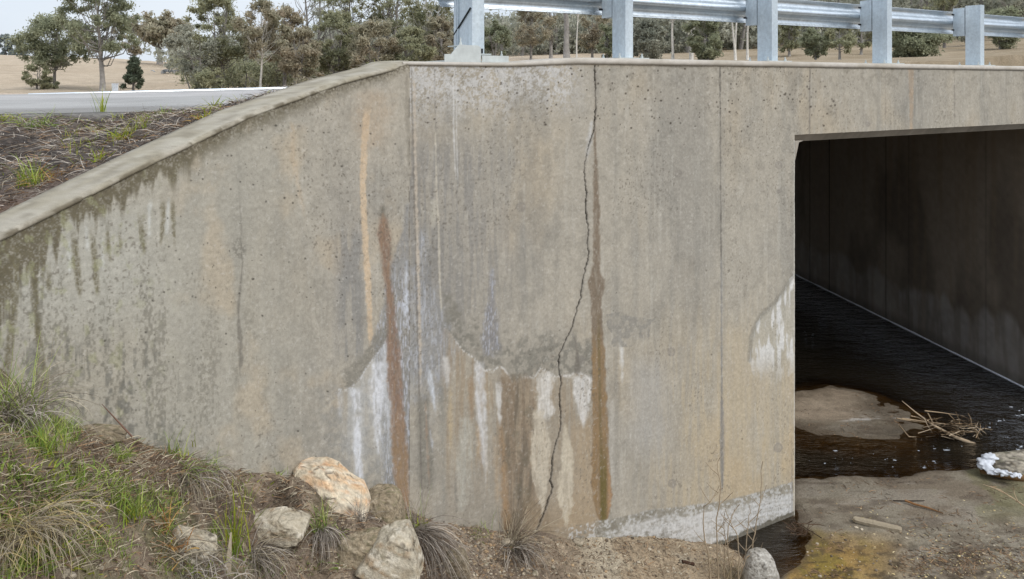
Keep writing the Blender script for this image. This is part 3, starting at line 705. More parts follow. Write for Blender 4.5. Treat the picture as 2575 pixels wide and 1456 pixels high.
def in_col(X, Y, Z, Lg):
    U, V = uv_of(X, Y, Z)
    c = lin((150, 140, 127)) * np.ones(X.shape + (3,))
    c = bl(c, (104, 95, 85), sstep(0.42, 0.66, fbm(Lg * 1.2, Z * 0.5, 451, 4)) * 0.7)
    c = bl(c, (140, 126, 108), sstep(0.5, 0.7, fbm(Lg * 7, Z * 0.3, 452, 3)) * 0.45)
    top = 0.62 + 0.5 * np.clip(fbm(Lg * 2.2, Z * 0 + 1, 453, 4) - 0.35, 0, 1) * 2
    m = sstep(0.12, -0.05, Z - top)
    c = bl(c, (190, 188, 186), 0.55 * m * (0.45 + 0.5 * sstep(0.4, 0.62, fbm(Lg * 9, Z * 1.0, 454, 3))) * 0.85)
    c = bl(c, (96, 90, 82), sstep(0.26, 0.05, Z) * 0.6)
    j = np.zeros(X.shape)
    for uj, k_ in ((2036, 0.7), (2085, 1.0), (2228, 0.6), (2285, 0.3), (2350, 0.7), (2480, 0.4)):
        j = np.maximum(j, sstep(1.6, 0.5, np.abs(U - uj)) * k_)
    c = bl(c, (26, 24, 22), j * 0.9)
    return c * (0.82 + 0.36 * fbm(Lg * 12, Z * 12, 455, 4))[..., None]
FW = P0 + S_END * D2
cul('far_abutment_wall', FW, 17.5, 0.035, -0.5, Z_IN + 0.05, 0.035, in_col)
cul('near_abutment_wall', E0 - 0.012 * NF, 17.5, 0.06, -0.5, Z_IN + 0.05, 0.06, in_col)
# arris strip between face and inner wall
a0 = P0 + (S_OPEN - 0.014) * D2; a1 = E0 - 0.012 * NF
zz = np.arange(-0.5, Z_SOF, 0.05)
v = np.concatenate([np.c_[np.tile(a0, (len(zz), 1)), zz], np.c_[np.tile(a1, (len(zz), 1)), zz]])
i = np.arange(len(zz) - 1); n_ = len(zz)
mk('edge_arris', v, np.stack([i, i + n_, i + n_ + 1, i + 1], 1), M_CONC, culvert, lin((186, 182, 172)) * K)
mb = MB(); 
def cfr(v):   # (along face from the opening, through, up)
    return np.c_[E0[0] + v[:, 0] * D2[0] + v[:, 1] * CD[0], E0[1] + v[:, 0] * D2[1] + v[:, 1] * CD[1], v[:, 2]]
hv = []
for q in (-0.003, 17.5):
    hv += [[-0.01, q, H - 0.82], [0.05, q, H - 0.63], [0.12, q, Z_IN + 0.01], [-0.01, q, Z_IN + 0.01]]
mb.add(cfr(np.array(hv)), [[0, 1, 5, 4], [1, 2, 6, 5], [2, 3, 7, 6], [3, 0, 4, 7], [3, 2, 1, 0]], c=lin((162, 154, 142)) * KC)
mb.build('haunch', M_CONC, culvert)
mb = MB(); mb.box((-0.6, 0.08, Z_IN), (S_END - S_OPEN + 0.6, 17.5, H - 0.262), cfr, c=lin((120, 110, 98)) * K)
mb.build('deck_slab', M_CONC, culvert)
# pale tube along the far wall's waterline, standing in for the skylight glint
zz = np.arange(0, 17.5, 0.04)
tb = []
mb = MB()
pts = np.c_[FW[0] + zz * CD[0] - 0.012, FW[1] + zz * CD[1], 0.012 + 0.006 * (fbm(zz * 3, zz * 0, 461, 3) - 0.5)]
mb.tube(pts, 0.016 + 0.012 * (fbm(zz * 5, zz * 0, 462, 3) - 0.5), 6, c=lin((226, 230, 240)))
glintline = mb.build('waterline_glint', M_CONC, culvert, True)

# ------------------------------------------------------------------ guard rail on the coping
RL = np.array([1.063, 7.65])          # the line of the posts
rail = thing('guard_rail', 'galvanised steel guard rail with five posts bolted along the top of the concrete wall', 'guard rail', (RL[0], RL[1], H + 0.224), A)
# children in local axes: x along the rail, y away from the creek, z up from the coping
rz0 = 0.672 - 0.224
def w_profile():
    z = np.array([0, 0.012, 0.030, 0.055, 0.085, 0.100, 0.115, 0.135, 0.155, 0.175, 0.195, 0.210, 0.225, 0.255, 0.280, 0.298, 0.310])
    y = np.array([0.052, 0.060, 0.076, 0.081, 0.076, 0.058, 0.030, 0.006, 0.0, 0.006, 0.030, 0.058, 0.076, 0.081, 0.076, 0.060, 0.052])
    return y, z
yy, zz = w_profile()
xs = np.linspace(-1.78, 14.0, 160)
V1 = np.array([[[x, 0.275 + y, rz0 + z] for y, z in zip(yy, zz)] for x in xs]); k = len(yy)
V2 = V1.copy(); V2[:, :, 1] += 0.004
v = np.concatenate([V1.reshape(-1, 3), V2.reshape(-1, 3)]); f1 = gridf(len(xs), k); f2 = f1[:, ::-1] + len(xs) * k
e1 = np.arange(len(xs) - 1) * k; off = len(xs) * k
fe = np.concatenate([np.stack([e1, e1 + k, e1 + k + off, e1 + off], 1), np.stack([e1 + k - 1, e1 + k - 1 + off, e1 + 2 * k - 1 + off, e1 + 2 * k - 1], 1)])
mk('beam', v, [np.concatenate([f1, f2, fe])], M_GALV, rail)
def cpost(x, y0, w, d, h, lip=0.022, t=0.006, z0=0.008):
    """folded channel post, its back to the left, open to the right"""
    poly = [(x, y0), (x + w, y0), (x + w, y0 + lip), (x + w - t, y0 + lip), (x + w - t, y0 + t), (x + t, y0 + t), (x + t, y0 + d - t), (x + w - t, y0 + d - t), (x + w - t, y0 + d - lip), (x + w, y0 + d - lip), (x + w, y0 + d), (x, y0 + d)]
    m = MB(); n = len(poly); p = np.array(poly)
    v = np.concatenate([np.c_[p, np.full(n, z0)], np.c_[p, np.full(n, h)]])
    kk = np.arange(n); k2 = (kk + 1) % n
    q = [[0, 1, 4, 5], [1, 2, 3, 4], [0, 5, 6, 11], [6, 7, 10, 11], [7, 8, 9, 10]]
    m.add(v, np.concatenate([np.stack([kk, k2, k2 + n, kk + n], 1), np.array(q)[:, ::-1], np.array(q) + n]))
    return m
def nut(m, x, y, z, r=0.014, h=0.03):
    a = np.arange(6) / 6 * 2 * np.pi
    m.prism(np.c_[x + r * np.cos(a), y + r * np.sin(a)], z, z + h * 0.55)
    a = np.arange(8) / 8 * 2 * np.pi
    m.prism(np.c_[x + r * 0.5 * np.cos(a), y + r * 0.5 * np.sin(a)], z + h * 0.5, z + h * 1.4)
for kx in (0, 2, 4, 6, 8):
    px0 = kx - 0.045
    p = cpost(px0, -0.10, 0.092, 0.2, 0.815).build('post', M_GALVP, rail)
    m = MB(); m.box((kx - 0.17, -0.17, 0.001), (kx + 0.19, 0.17, 0.012)); m.build('base_plate', M_GALVW, p)
    for nx, ny in ((-0.13, -0.12), (0.14, -0.12), (-0.13, 0.13), (0.14, 0.13)):
        m = MB(); nut(m, kx + nx, ny, 0.012); m.build('anchor_bolt', M_GALVW, p)
    b = MB(); b.box((px0 + 0.002, 0.112, rz0 - 0.035), (px0 + 0.088, 0.272, rz0 + 0.345)); o = b.build('spacer_block', M_GALVP, rail)
    m = MB(); m.box((px0 + 0.01, 0.1005, rz0 - 0.02), (px0 + 0.082, 0.1115, rz0 + 0.33)); m.build('gap_shade_fill', M_DARK, o)  # near-black box put in for the shade between post and spacer
    for zb in (0.05, 0.26):
        m = MB(); m.tube([[px0 - 0.035, 0.262, rz0 + zb], [px0 + 0.0, 0.262, rz0 + zb]], 0.011, 6)
        m.build('splice_bolt', M_DARK, o)
# the heavier end post
xe = -1.70; ye = -0.13; zc = -0.056
m = cpost(xe, ye, 0.115, 0.33, 0.815, 0.03, 0.008, zc + 0.075)
ep = m.build('end_post', M_GALVP, rail)
m = MB(); m.box((xe - 0.008, ye + 0.275, zc + 0.1), (xe - 0.001, ye + 0.33, 0.815)); m.box((xe - 0.010, ye + 0.245, zc + 0.1), (xe - 0.001, ye + 0.262, 0.815)); m.build('post_rib', M_GALVP, ep)
m = MB()
pA = np.array([xe - 0.010, ye + 0.33, 0.195]); pB = np.array([xe - 0.010, ye + 0.02, 0.405])
dv = pB - pA; nv = np.cross(dv, [1, 0, 0]); nv = nv / np.linalg.norm(nv) * 0.0065
q = [pA - nv, pB - nv, pB + nv, pA + nv]; q2 = [t_ + np.array([0.008, 0, 0]) for t_ in q]
m.add(np.array(q + q2), [[0, 1, 2, 3], [7, 6, 5, 4], [0, 4, 5, 1], [1, 5, 6, 2], [2, 6, 7, 3], [3, 7, 4, 0]]); m.build('weld_slit', M_DARK, ep)
m = MB()
m.prism([(xe - 0.33, zc + 0.0), (xe - 0.0, zc + 0.0), (xe - 0.0, zc + 0.125), (xe - 0.03, zc + 0.135), (xe - 0.20, zc + 0.142), (xe - 0.27, zc + 0.064), (xe - 0.33, zc + 0.062)], ye - 0.155, ye - 0.147, lambda v: v[:, [0, 2, 1]])
m.box((xe - 0.33, ye - 0.147, zc + 0.0), (xe - 0.0, ye + 0.20, zc + 0.012)); m.box((xe - 0.18, ye - 0.146, zc + 0.132), (xe - 0.02, ye + 0.1, zc + 0.139))
nut(m, xe - 0.15, ye - 0.08, zc + 0.139, 0.013, 0.045); nut(m, xe - 0.11, ye + 0.0, zc + 0.139, 0.013, 0.045)
m.build('gusset_bracket', M_GALVW, rail)
m = MB()
m.box((xe + 0.02, ye - 0.13, zc + 0.001), (xe + 0.285, ye + 0.2, zc + 0.012)); m.box((xe + 0.03, ye - 0.12, zc + 0.012), (xe + 0.285, ye - 0.112, zc + 0.058)); m.box((xe - 0.005, ye - 0.08, zc + 0.064), (xe + 0.14, ye + 0.25, zc + 0.075))
nut(m, xe + 0.255, ye - 0.05, zc + 0.058, 0.012, 0.03)
m.build('base_shoe', M_GALVW, rail)
m = MB(); m.box((xe + 0.0, ye - 0.10, zc + 0.002), (xe + 0.03, ye + 0.15, zc + 0.064)); m.box((xe + 0.07, ye - 0.008, zc + 0.08), (xe + 0.10, ye - 0.002, zc + 0.12)); m.build('dark_foot_gap', M_DARK, rail)  # near-black boxes in the gaps at the end post foot

# ------------------------------------------------------------------ ground of the bank and the creek bed
def cpts():
    P = []
    for u, v in [(-250, 880), (0, 940), (90, 1020), (180, 1078), (300, 1098), (420, 1132), (600, 1172), (740, 1198), (920, 1255)]:
        t, z = wing_pt(u, v); p = P0 + t * WD
        P.append((*p, z)); P.append((*(p - 0.5 * WN), z)); 
    for u, v in [(1000, 1272), (1100, 1300), (1200, 1325), (1350, 1340), (1500, 1346), (1650, 1355), (1780, 1372)]:
        s, z = head_pt(u, v); p = P0 + s * D2
        P.append((*p, z)); P.append((*(p - 0.5 * NF), z))
    for u, v, y in [(-300, 1456, 2.5), (0, 1456, 2.9), (200, 1456, 3.25), (400, 1456, 3.7), (600, 1456, 4.2), (800, 1456, 4.7), (1000, 1456, 5.3), (1200, 1456, 5.9), (1400, 1456, 6.3),
                    (1600, 1456, 6.72), (1800, 1456, 7.05), (1920, 1470, 7.12), (1840, 1395, 7.55), (60, 1150, 3.3), (150, 1230, 3.35), (330, 1220, 4.0), (500, 1300, 4.2), (560, 1215, 4.65), (700, 1290, 4.95), (640, 1380, 4.55), (1700, 1400, 7.15), (775, 1236, 4.98), (812, 1262, 4.98), (850, 1284, 4.98), (730, 1208, 5.02), (900, 1300, 5.06), (700, 1196, 5.1), (830, 1440, 4.72), (940, 1452, 4.74), (890, 1322, 5.12), (970, 1330, 5.42), (760, 1372, 4.72), (1090, 1350, 5.75)]:
        P.append(tuple(px(u, v, y)))
    for x, y, d in [(-3, 1.2, 1.75), (-4.5, 2.0, 1.5), (-2, 0, 2.1), (0, 0, 2.5), (0.2, 3.2, 2.95), (1.5, 0, 3.2), (3, 0, 4.2), (1.6, 4.3, 3.9), (2.6, 5.2, 4.5), (4.5, 3, 5.0), (3.0, 6.9, 4.75), (2.9, 7.8, 4.85), (2.55, 8.0, 4.8), (4, 9, 5.2), (5.5, 7, 5.2), (4, 12, 5.3), (8, 8, 5.3), (9, 3, 5.4), (9, 14, 5.4), (5, 20, 5.4), (12, 10, 5.2)]:
        P.append((x, y, H - d))
    return np.array(P)
CP = cpts()
def rbf_fit(P):
    d = np.hypot(P[:, None, 0] - P[None, :, 0], P[:, None, 1] - P[None, :, 1])
    n = len(P); Am = np.zeros((n + 1, n + 1)); Am[:n, :n] = d + np.eye(n) * 0.03; Am[:n, n] = 1; Am[n, :n] = 1
    return np.linalg.solve(Am, np.r_[P[:, 2], 0])
RW = rbf_fit(CP)
BAR2 = np.array([px(u, v, 4.53 * F / (v - HV))[:2] for u, v in [(2000, 1203), (2150, 1208), (2300, 1192), (2450, 1187), (2575, 1180), (2850, 1175), (2900, 1700), (1900, 1700), (1945, 1500), (1975, 1440), (2015, 1395), (2040, 1345), (2015, 1300), (1985, 1240)]])
BAR1 = np.array([px(u, v, 4.53 * F / (v - HV))[:2] for u, v in [(1900, 985), (2000, 972), (2080, 968), (2180, 990), (2270, 1030), (2300, 1062), (2250, 1095), (2150, 1112), (2050, 1096), (1960, 1070), (1880, 1060)]])
def sdf(X, Y, poly):
    d = np.full(X.shape, 1e9); ins = np.zeros(X.shape, bool); n = len(poly)
    for i in range(n):
        a, b = poly[i], poly[(i + 1) % n]; e = b - a
        t = np.clip(((X - a[0]) * e[0] + (Y - a[1]) * e[1]) / (e @ e), 0, 1)
        d = np.minimum(d, np.hypot(X - a[0] - t * e[0], Y - a[1] - t * e[1]))
        ins ^= ((a[1] > Y) != (b[1] > Y)) & (X < (b[0] - a[0]) * (Y - a[1]) / (b[1] - a[1] + 1e-12) + a[0])
    return np.where(ins, d, -d)
def ground0(X, Y):
    Z = np.full(X.shape, RW[-1])
    for (x, y, _), w_ in zip(CP, RW[:-1]): Z = Z + w_ * np.hypot(X - x, Y - y)
    bank = Z + (fbm(X * 1.6, Y * 1.6, 501, 4) - 0.5) * 0.14 + (fbm(X * 9, Y * 9, 502, 3) - 0.5) * 0.045 * sstep(0.0, 0.4, Z)
    wob = (fbm(X * 1.8, Y * 2.6, 503, 5) - 0.5) * 0.9
    b2 = sdf(X, Y, BAR2) + wob * 0.35; b1 = sdf(X, Y, BAR1) + wob * 0.65
    bed = -0.22 + 0.245 * sstep(-0.55, 0.08, b2) + 0.02 * sstep(0.0, 0.9, b2) + (fbm(X * 2.2, Y * 3, 504, 5) - 0.5) * 0.05
    bed1 = -0.22 + 0.225 * sstep(-0.8, 0.1, b1) + 0.012 * sstep(0, 0.5, b1) + (fbm(X * 1.6, Y * 3, 505, 5) - 0.5) * 0.035
    return np.maximum(bank, np.maximum(bed, bed1)), b1, b2
gxs = np.concatenate([np.linspace(-9, -4.2, 24), np.arange(-4.15, 8.6, 0.028), np.linspace(8.7, 22, 40)])
gys = np.concatenate([np.linspace(-4, 2.2, 24), np.arange(2.24, 12.6, 0.028), np.linspace(12.7, 50, 90)])
GX, GY = np.meshgrid(gxs, gys)
GZ, GB1, GB2 = ground0(GX, GY)
# nothing of this sheet behind the walls (the embankment is a sheet of its own)
behind_w = ((GX - P0[0]) * WN[0] + (GY - P0[1]) * WN[1]) < -0.1
behind_h = ((GX - P0[0]) * NF[0] + (GY - P0[1]) * NF[1]) < -0.1
sx_ = (GX - P0[0]) * D2[0] + (GY - P0[1]) * D2[1]
left_of_jamb = ((GX - E0[0]) * CD[1] - (GY - E0[1]) * CD[0]) < -0.1
GZ = np.where(behind_w & behind_h | (behind_h & left_of_jamb), np.minimum(GZ, -0.4), GZ)
def gz(x, y):
    x = np.asarray(x, float); y = np.asarray(y, float)
    i = np.clip(np.searchsorted(gxs, x) - 1, 0, len(gxs) - 2); j = np.clip(np.searchsorted(gys, y) - 1, 0, len(gys) - 2)
    fx = np.clip((x - gxs[i]) / (gxs[i + 1] - gxs[i]), 0, 1); fy = np.clip((y - gys[j]) / (gys[j + 1] - gys[j]), 0, 1)
    return (GZ[j, i] * (1 - fx) + GZ[j, i + 1] * fx) * (1 - fy) + (GZ[j + 1, i] * (1 - fx) + GZ[j + 1, i + 1] * fx) * fy
YS = np.arange(2.3, 12.5, 0.02)
def hit(u, v):
    """where the sight line through a photo point meets the ground"""
    u = np.atleast_1d(np.asarray(u, float)); v = np.atleast_1d(np.asarray(v, float))
    X = (u[:, None] - CX) / F * YS[None, :]; Z = H - (v[:, None] - HV) / F * YS[None, :]
    below_ = Z <= gz(X, np.broadcast_to(YS[None, :], X.shape))
    i = np.where(below_.any(1), below_.argmax(1), len(YS) - 1)
    y = YS[i]; x = (u - CX) / F * y
    return np.stack([x, y, gz(x, y)], 1)

GU, GV = uv_of(GX, np.maximum(GY, 0.5), GZ)
def ground_col():
    c = lin((106, 93, 80)) * np.ones(GX.shape + (3,))
    n1 = fbm(GX * 2.5, GY * 2.5, 511, 4); n2 = fbm(GX * 14, GY * 14, 512, 4); n3 = fbm(GX * 40, GY * 40, 513, 3)
    c = bl(c, (82, 70, 60), sstep(0.48, 0.66, n1) * 0.7)
    c = bl(c, (150, 134, 114), sstep(0.52, 0.66, n2) * 0.55)
    c = bl(c, (74, 84, 44), sstep(0.5, 0.64, fbm(GX * 3.5, GY * 3.5, 514, 4)) * sstep(-0.9, -1.6, GX) * 0.45)
    sand = sstep(0.2, 0.9, GX)                              # sandy silt by the headwall
    c = bl(c, (146, 130, 108), sand * 0.85)
    c = bl(c, (118, 104, 86), sand * sstep(0.5, 0.64, n2) * 0.6)
    c = bl(c, (158, 148, 130), sand * sstep(0.46, 0.62, n1) * sstep(6.0, 6.8, GY) * 0.8)
    bar = (GB2 > -0.3) | (GB1 > -0.3); bar = bar & (GZ < 0.14) & (GX > 1.9)
    c = np.where(bar[..., None], lin((122, 114, 100)), c)
    c = bl(c, (104, 92, 78), bar * sstep(0.42, 0.62, n1) * 0.7)
    c = bl(c, (132, 124, 112), bar * sstep(0.5, 0.66, fbm(GX * 1.8, GY * 5, 518, 4)) * 0.6)
    c = bl(c, (84, 74, 64), bar * sstep(0.55, 0.66, fbm(GX * 3, GY * 9, 519, 4)) * 0.6)
    c = bl(c, (146, 116, 58), bar * sstep(2.3, 1.9, np.abs(GV - 1420) / 40) * sstep(2330, 2100, GU) * sstep(1960, 1990, GU) * sstep(1300, 1400, GV) * 0.8)
    c = bl(c, (118, 104, 52), bar * sstep(0.5, 0.62, fbm(GX * 4, GY * 4, 515, 4)) * sstep(2260, 2080, GU) * sstep(1300, 1380, GV) * 0.8)
    c = bl(c, (104, 102, 66), bar * sstep(0.48, 0.60, fbm(GX * 2.4 + 5, GY * 2.4, 516, 4)) * sstep(2320, 2420, GU) * sstep(1340, 1260, GV) * 0.5)
    c = bl(c, (58, 50, 40), bar * sstep(0.56, 0.64, fbm(GX * 11, GY * 16, 520, 4)) * sstep(1290, 1420, GV) * 0.7)
    dry = (GB1 > 0.1) * sstep(2200, 2100, GU + 80 * (n1 - 0.5))
    c = bl(c, (168, 152, 132), dry * sstep(1068, 1050, GV + 20 * (n2 - 0.5)) * 0.75)
    c = bl(c, (196, 192, 186), (GB1 > 0.0) * sstep(0.52, 0.62, fbm(GX * 3, GY * 14, 517, 3)) * sstep(10, 3, np.abs(GV - 1052 + (GU - 2150) * 0.0)) * sstep(2090, 2120, GU) * 0.8)
    c = bl(c, (80, 70, 58), sstep(0.035, -0.005, GZ + 0.02 * (n2 - 0.5)) * 0.75 * (GX > 1.9))
    c = bl(c, (84, 66, 30), sstep(-0.01, -0.05, GZ) * 0.8)
    n3 = np.where(bar, 0.5 + (n3 - 0.5) * 0.35, n3)
    return c * (0.62 + 0.76 * n3)[..., None]
ground = mk('ground', np.stack([GX, GY, GZ], -1).reshape(-1, 3), gridf(len(gys), len(gxs)), M_SOIL, None, np.clip(ground_col().reshape(-1, 3) * 1.12, 0.004, 0.8))
tag(ground, 'bare brown creek bank falling to silt bars beside the culvert', None, None, 'structure')

# water
def water_mat():
    m, N, L, b = newmat('creek_water')
    N.remove(b)
    tcn = N.new('ShaderNodeTexCoord')
    d = N.new('ShaderNodeAttribute'); d.attribute_name = 'depth'
    n1 = noise(N, L, 3.2, 5, 0.66, tcn.outputs['Object'], (0.7, 1.5, 1)); n2 = noise(N, L, 22, 2, 0.5, tcn.outputs['Object'], (0.7, 1.5, 1))
    add = node(N, 'ShaderNodeMath', operation='MULTIPLY_ADD'); add.inputs[1].default_value = 0.16; L.new(n2, add.inputs[0]); L.new(n1, add.inputs[2])
    bp = node(N, 'ShaderNodeBump', Strength=0.85, Distance=0.06); L.new(add.outputs[0], bp.inputs['Height'])
    gl = node(N, 'ShaderNodeBsdfGlossy', Roughness=0.04); gl.inputs[0].default_value = (1, 1, 1, 1); L.new(bp.outputs[0], gl.inputs['Normal'])
    tr = node(N, 'ShaderNodeBsdfTransparent'); tr.inputs[0].default_value = (0.62, 0.50, 0.32, 1)
    df = node(N, 'ShaderNodeBsdfDiffuse'); df.inputs[0].default_value = (0.014, 0.011, 0.007, 1)
    mr_ = node(N, 'ShaderNodeMapRange'); mr_.inputs['From Min'].default_value = 0.02; mr_.inputs['From Max'].default_value = 0.26; L.new(d.outputs['Fac'], mr_.inputs[0])
    m1 = N.new('ShaderNodeMixShader'); L.new(mr_.outputs[0], m1.inputs[0]); L.new(tr.outputs[0], m1.inputs[1]); L.new(df.outputs[0], m1.inputs[2])
    fr = node(N, 'ShaderNodeFresnel', IOR=1.33); L.new(bp.outputs[0], fr.inputs['Normal'])
    m2 = N.new('ShaderNodeMixShader'); L.new(fr.outputs[0], m2.inputs[0]); L.new(m1.outputs[0], m2.inputs[1]); L.new(gl.outputs[0], m2.inputs[2])
    L.new(m2.outputs[0], N['Material Output'].inputs[0])
    return m
wx = np.concatenate([np.arange(1.0, 9.0, 0.04), np.linspace(9.05, 22, 40)]); wy = np.concatenate([np.linspace(-4, 5.9, 20), np.arange(6.0, 13, 0.04), np.linspace(13.1, 50, 90)])
WX, WY = np.meshgrid(wx, wy); WZ = np.zeros(WX.shape)
dep = np.clip(-gz(WX, WY), 0, 1)
water = mk('water', np.stack([WX, WY, WZ], -1).reshape(-1, 3), gridf(len(wy), len(wx)), water_mat(), None, None, True, {'depth': dep.ravel()})
tag(water, 'dark brown creek water flowing through the culvert', None, None, 'structure')

# ------------------------------------------------------------------ embankment, road, field
RN0 = np.array([-4.07, 6.33]); RD = np.array([0.86, 0.51])
def cop_back(t):
    p = P0[None, :] + t[:, None] * WD[None, :] - 0.40 * WN[None, :]
    return np.c_[p, WL(t) + 0.02]
tt = np.linspace(-0.15, T_END, 260); aa = np.linspace(0, 1.06, 130)
cb = cop_back(np.maximum(tt, 0)); cb[:, 0] -= np.minimum(tt, 0) * WD[0] * -1; 
mm = 3.35 - 1.32 * tt; rb = np.c_[RN0[0] + mm * RD[0], RN0[1] + mm * RD[1], np.full(len(tt), H - 0.253)]
TT, AA = np.meshgrid(tt, aa, indexing='ij')
EX = cb[:, None, 0] * (1 - AA) + rb[:, None, 0] * AA; EY = cb[:, None, 1] * (1 - AA) + rb[:, None, 1] * AA
sh = sstep(0, 1, AA) * 0.45 + np.clip(AA, 0, 1) * 0.55
EZ = cb[:, None, 2] * (1 - sh) + rb[:, None, 2] * sh
EZ = EZ + ((fbm(EX * 3, EY * 3, 521, 4) - 0.5) * 0.16 + (fbm(EX * 14, EY * 14, 522, 3) - 0.5) * 0.05) * sstep(0, 0.2, AA) * (1 - sstep(0.85, 1, AA)) - 0.03 * sstep(0.12, 0.0, AA) * (vn(TT * 4, AA, 523) - 0.3)
def emb_col():
    c = lin((86, 79, 74)) * np.ones(EX.shape + (3,))
    c = bl(c, (62, 57, 54), sstep(0.45, 0.62, fbm(EX * 4, EY * 4, 524, 4)) * 0.7)
    c = bl(c, (116, 104, 94), sstep(0.54, 0.68, fbm(EX * 16, EY * 16, 525, 4)) * 0.6)
    c = bl(c, (122, 100, 86), sstep(0.25, 0.05, AA) * sstep(2.0, 2.8, TT) * 0.6)
    c = bl(c, (120, 117, 112), sstep(0.86, 0.97, AA + 0.08 * (fbm(EX * 8, EY * 8, 526, 3) - 0.5)) * 0.9)
    return c * (0.6 + 0.8 * fbm(EX * 45, EY * 45, 527, 3))[..., None]
emb = mk('embankment', np.stack([EX, EY, EZ], -1).reshape(-1, 3), gridf(len(tt), len(aa)), M_SOIL, None, np.clip(emb_col().reshape(-1, 3) * K, 0.004, 0.8))
tag(emb, 'dark crumbly soil slope between the wing wall and the road', None, None, 'structure')
def emb_at(t, a):
    i = np.clip(((np.asarray(t) - tt[0]) / (tt[-1] - tt[0]) * (len(tt) - 1)).astype(int), 0, len(tt) - 1); j = np.clip((np.asarray(a) / 1.06 * (len(aa) - 1)).astype(int), 0, len(aa) - 1)
    return np.stack([EX[i, j], EY[i, j], EZ[i, j]], -1)
EU, EV = uv_of(EX, EY, EZ)
def emb_hit(u, v):
    d = (EU - u) ** 2 + (EV - v) ** 2; i = np.unravel_index(np.argmin(d), d.shape); return np.array([EX[i], EY[i], EZ[i]])

F0 = np.array([-10.7, 16.7]); FD = np.array([0.81, 0.585])
mr_ = np.concatenate([np.arange(-10, 16, 0.25), np.linspace(16.5, 70, 40)]); ac = np.linspace(0, 1, 60)
rn = RN0[None, :] + mr_[:, None] * RD[None, :]; rf = F0[None, :] + mr_[:, None] * FD[None, :]
zf = H - np.clip(0.25 - 0.0165 * mr_, 0.10, 0.32)
RX = rn[:, None, 0] * (1 - ac) + rf[:, None, 0] * ac; RY = rn[:, None, 1] * (1 - ac) + rf[:, None, 1] * ac
RZ = (H - 0.25) * (1 - ac)[None, :] + zf[:, None] * ac[None, :]
def road_col():
    a = np.broadcast_to(ac[None, :], RX.shape)
    c = lin((162, 160, 157)) * np.ones(RX.shape + (3,))
    c = bl(c, (134, 131, 127), sstep(0.16, 0.08, a + 0.04 * (fbm(RX * 2, RY * 2, 531, 3) - 0.5)) * 0.9)
    c = bl(c, (178, 174, 172), sstep(0.5, 0.56, a) * (1 - sstep(0.78, 0.9, a)) * 0.6)
    return c * (0.85 + 0.3 * fbm(RX * 1.2, RY * 1.2, 532, 4))[..., None] * (0.8 + 0.4 * fbm(RX * 14, RY * 14, 533, 3))[..., None]
M_ROAD = attr_mat('asphalt', 0.9, 0.25, (80, 0.35), (120, 0.6, 0.006))
road = mk('road', np.stack([RX, RY, RZ], -1).reshape(-1, 3), gridf(len(mr_), len(ac)), M_ROAD, None, np.clip(road_col().reshape(-1, 3) * 0.80, 0.004, 0.8))
tag(road, 'pale grey chip sealed road behind the wing wall', None, None, 'structure')

CREST = np.array([(-800, 138), (0, 138), (200, 142), (400, 155), (600, 152), (1000, 132), (1300, 119), (1700, 112), (2000, 95), (2575, 50), (3400, 40)], float)
BASE = np.array([(-800, 224), (0, 224), (760, 222), (1000, 205), (1300, 160), (1700, 152), (2000, 150), (2300, 142), (2575, 128), (3400, 110)], float)
def field_z(x, y):
    u = CX + F * x / np.maximum(y, 1)
    hc = (HV - np.interp(u, CREST[:, 0], CREST[:, 1])) / F * 135; hb = (HV - np.interp(u, BASE[:, 0], BASE[:, 1])) / F * 62
    h0 = -0.95 + 0.9 * sstep(900, 1500, u)
    a = np.clip((y - 18) / 44, 0, 1); b = np.clip((y - 62) / 73, 0, 1)
    z = h0 * (1 - a) + hb * a; z = z + (hc - hb) * b
    z = z - 14 * sstep(0, 1, (y - 138) / 500) * (y > 138)
    return H + z + (fbm(x * 0.12, y * 0.12, 541, 4) - 0.5) * 0.5 * sstep(25, 50, y) + (fbm(x * 0.8, y * 0.8, 542, 3) - 0.5) * 0.12
fa_ = np.concatenate([np.linspace(-3.2, -0.9, 24), np.linspace(-0.88, 0.9, 220), np.linspace(0.92, 3.2, 24)])
fy_ = np.concatenate([np.linspace(19, 150, 170), np.linspace(155, 1600, 40)])
FA, FY = np.meshgrid(fa_, fy_)
FX = FA * FY; 
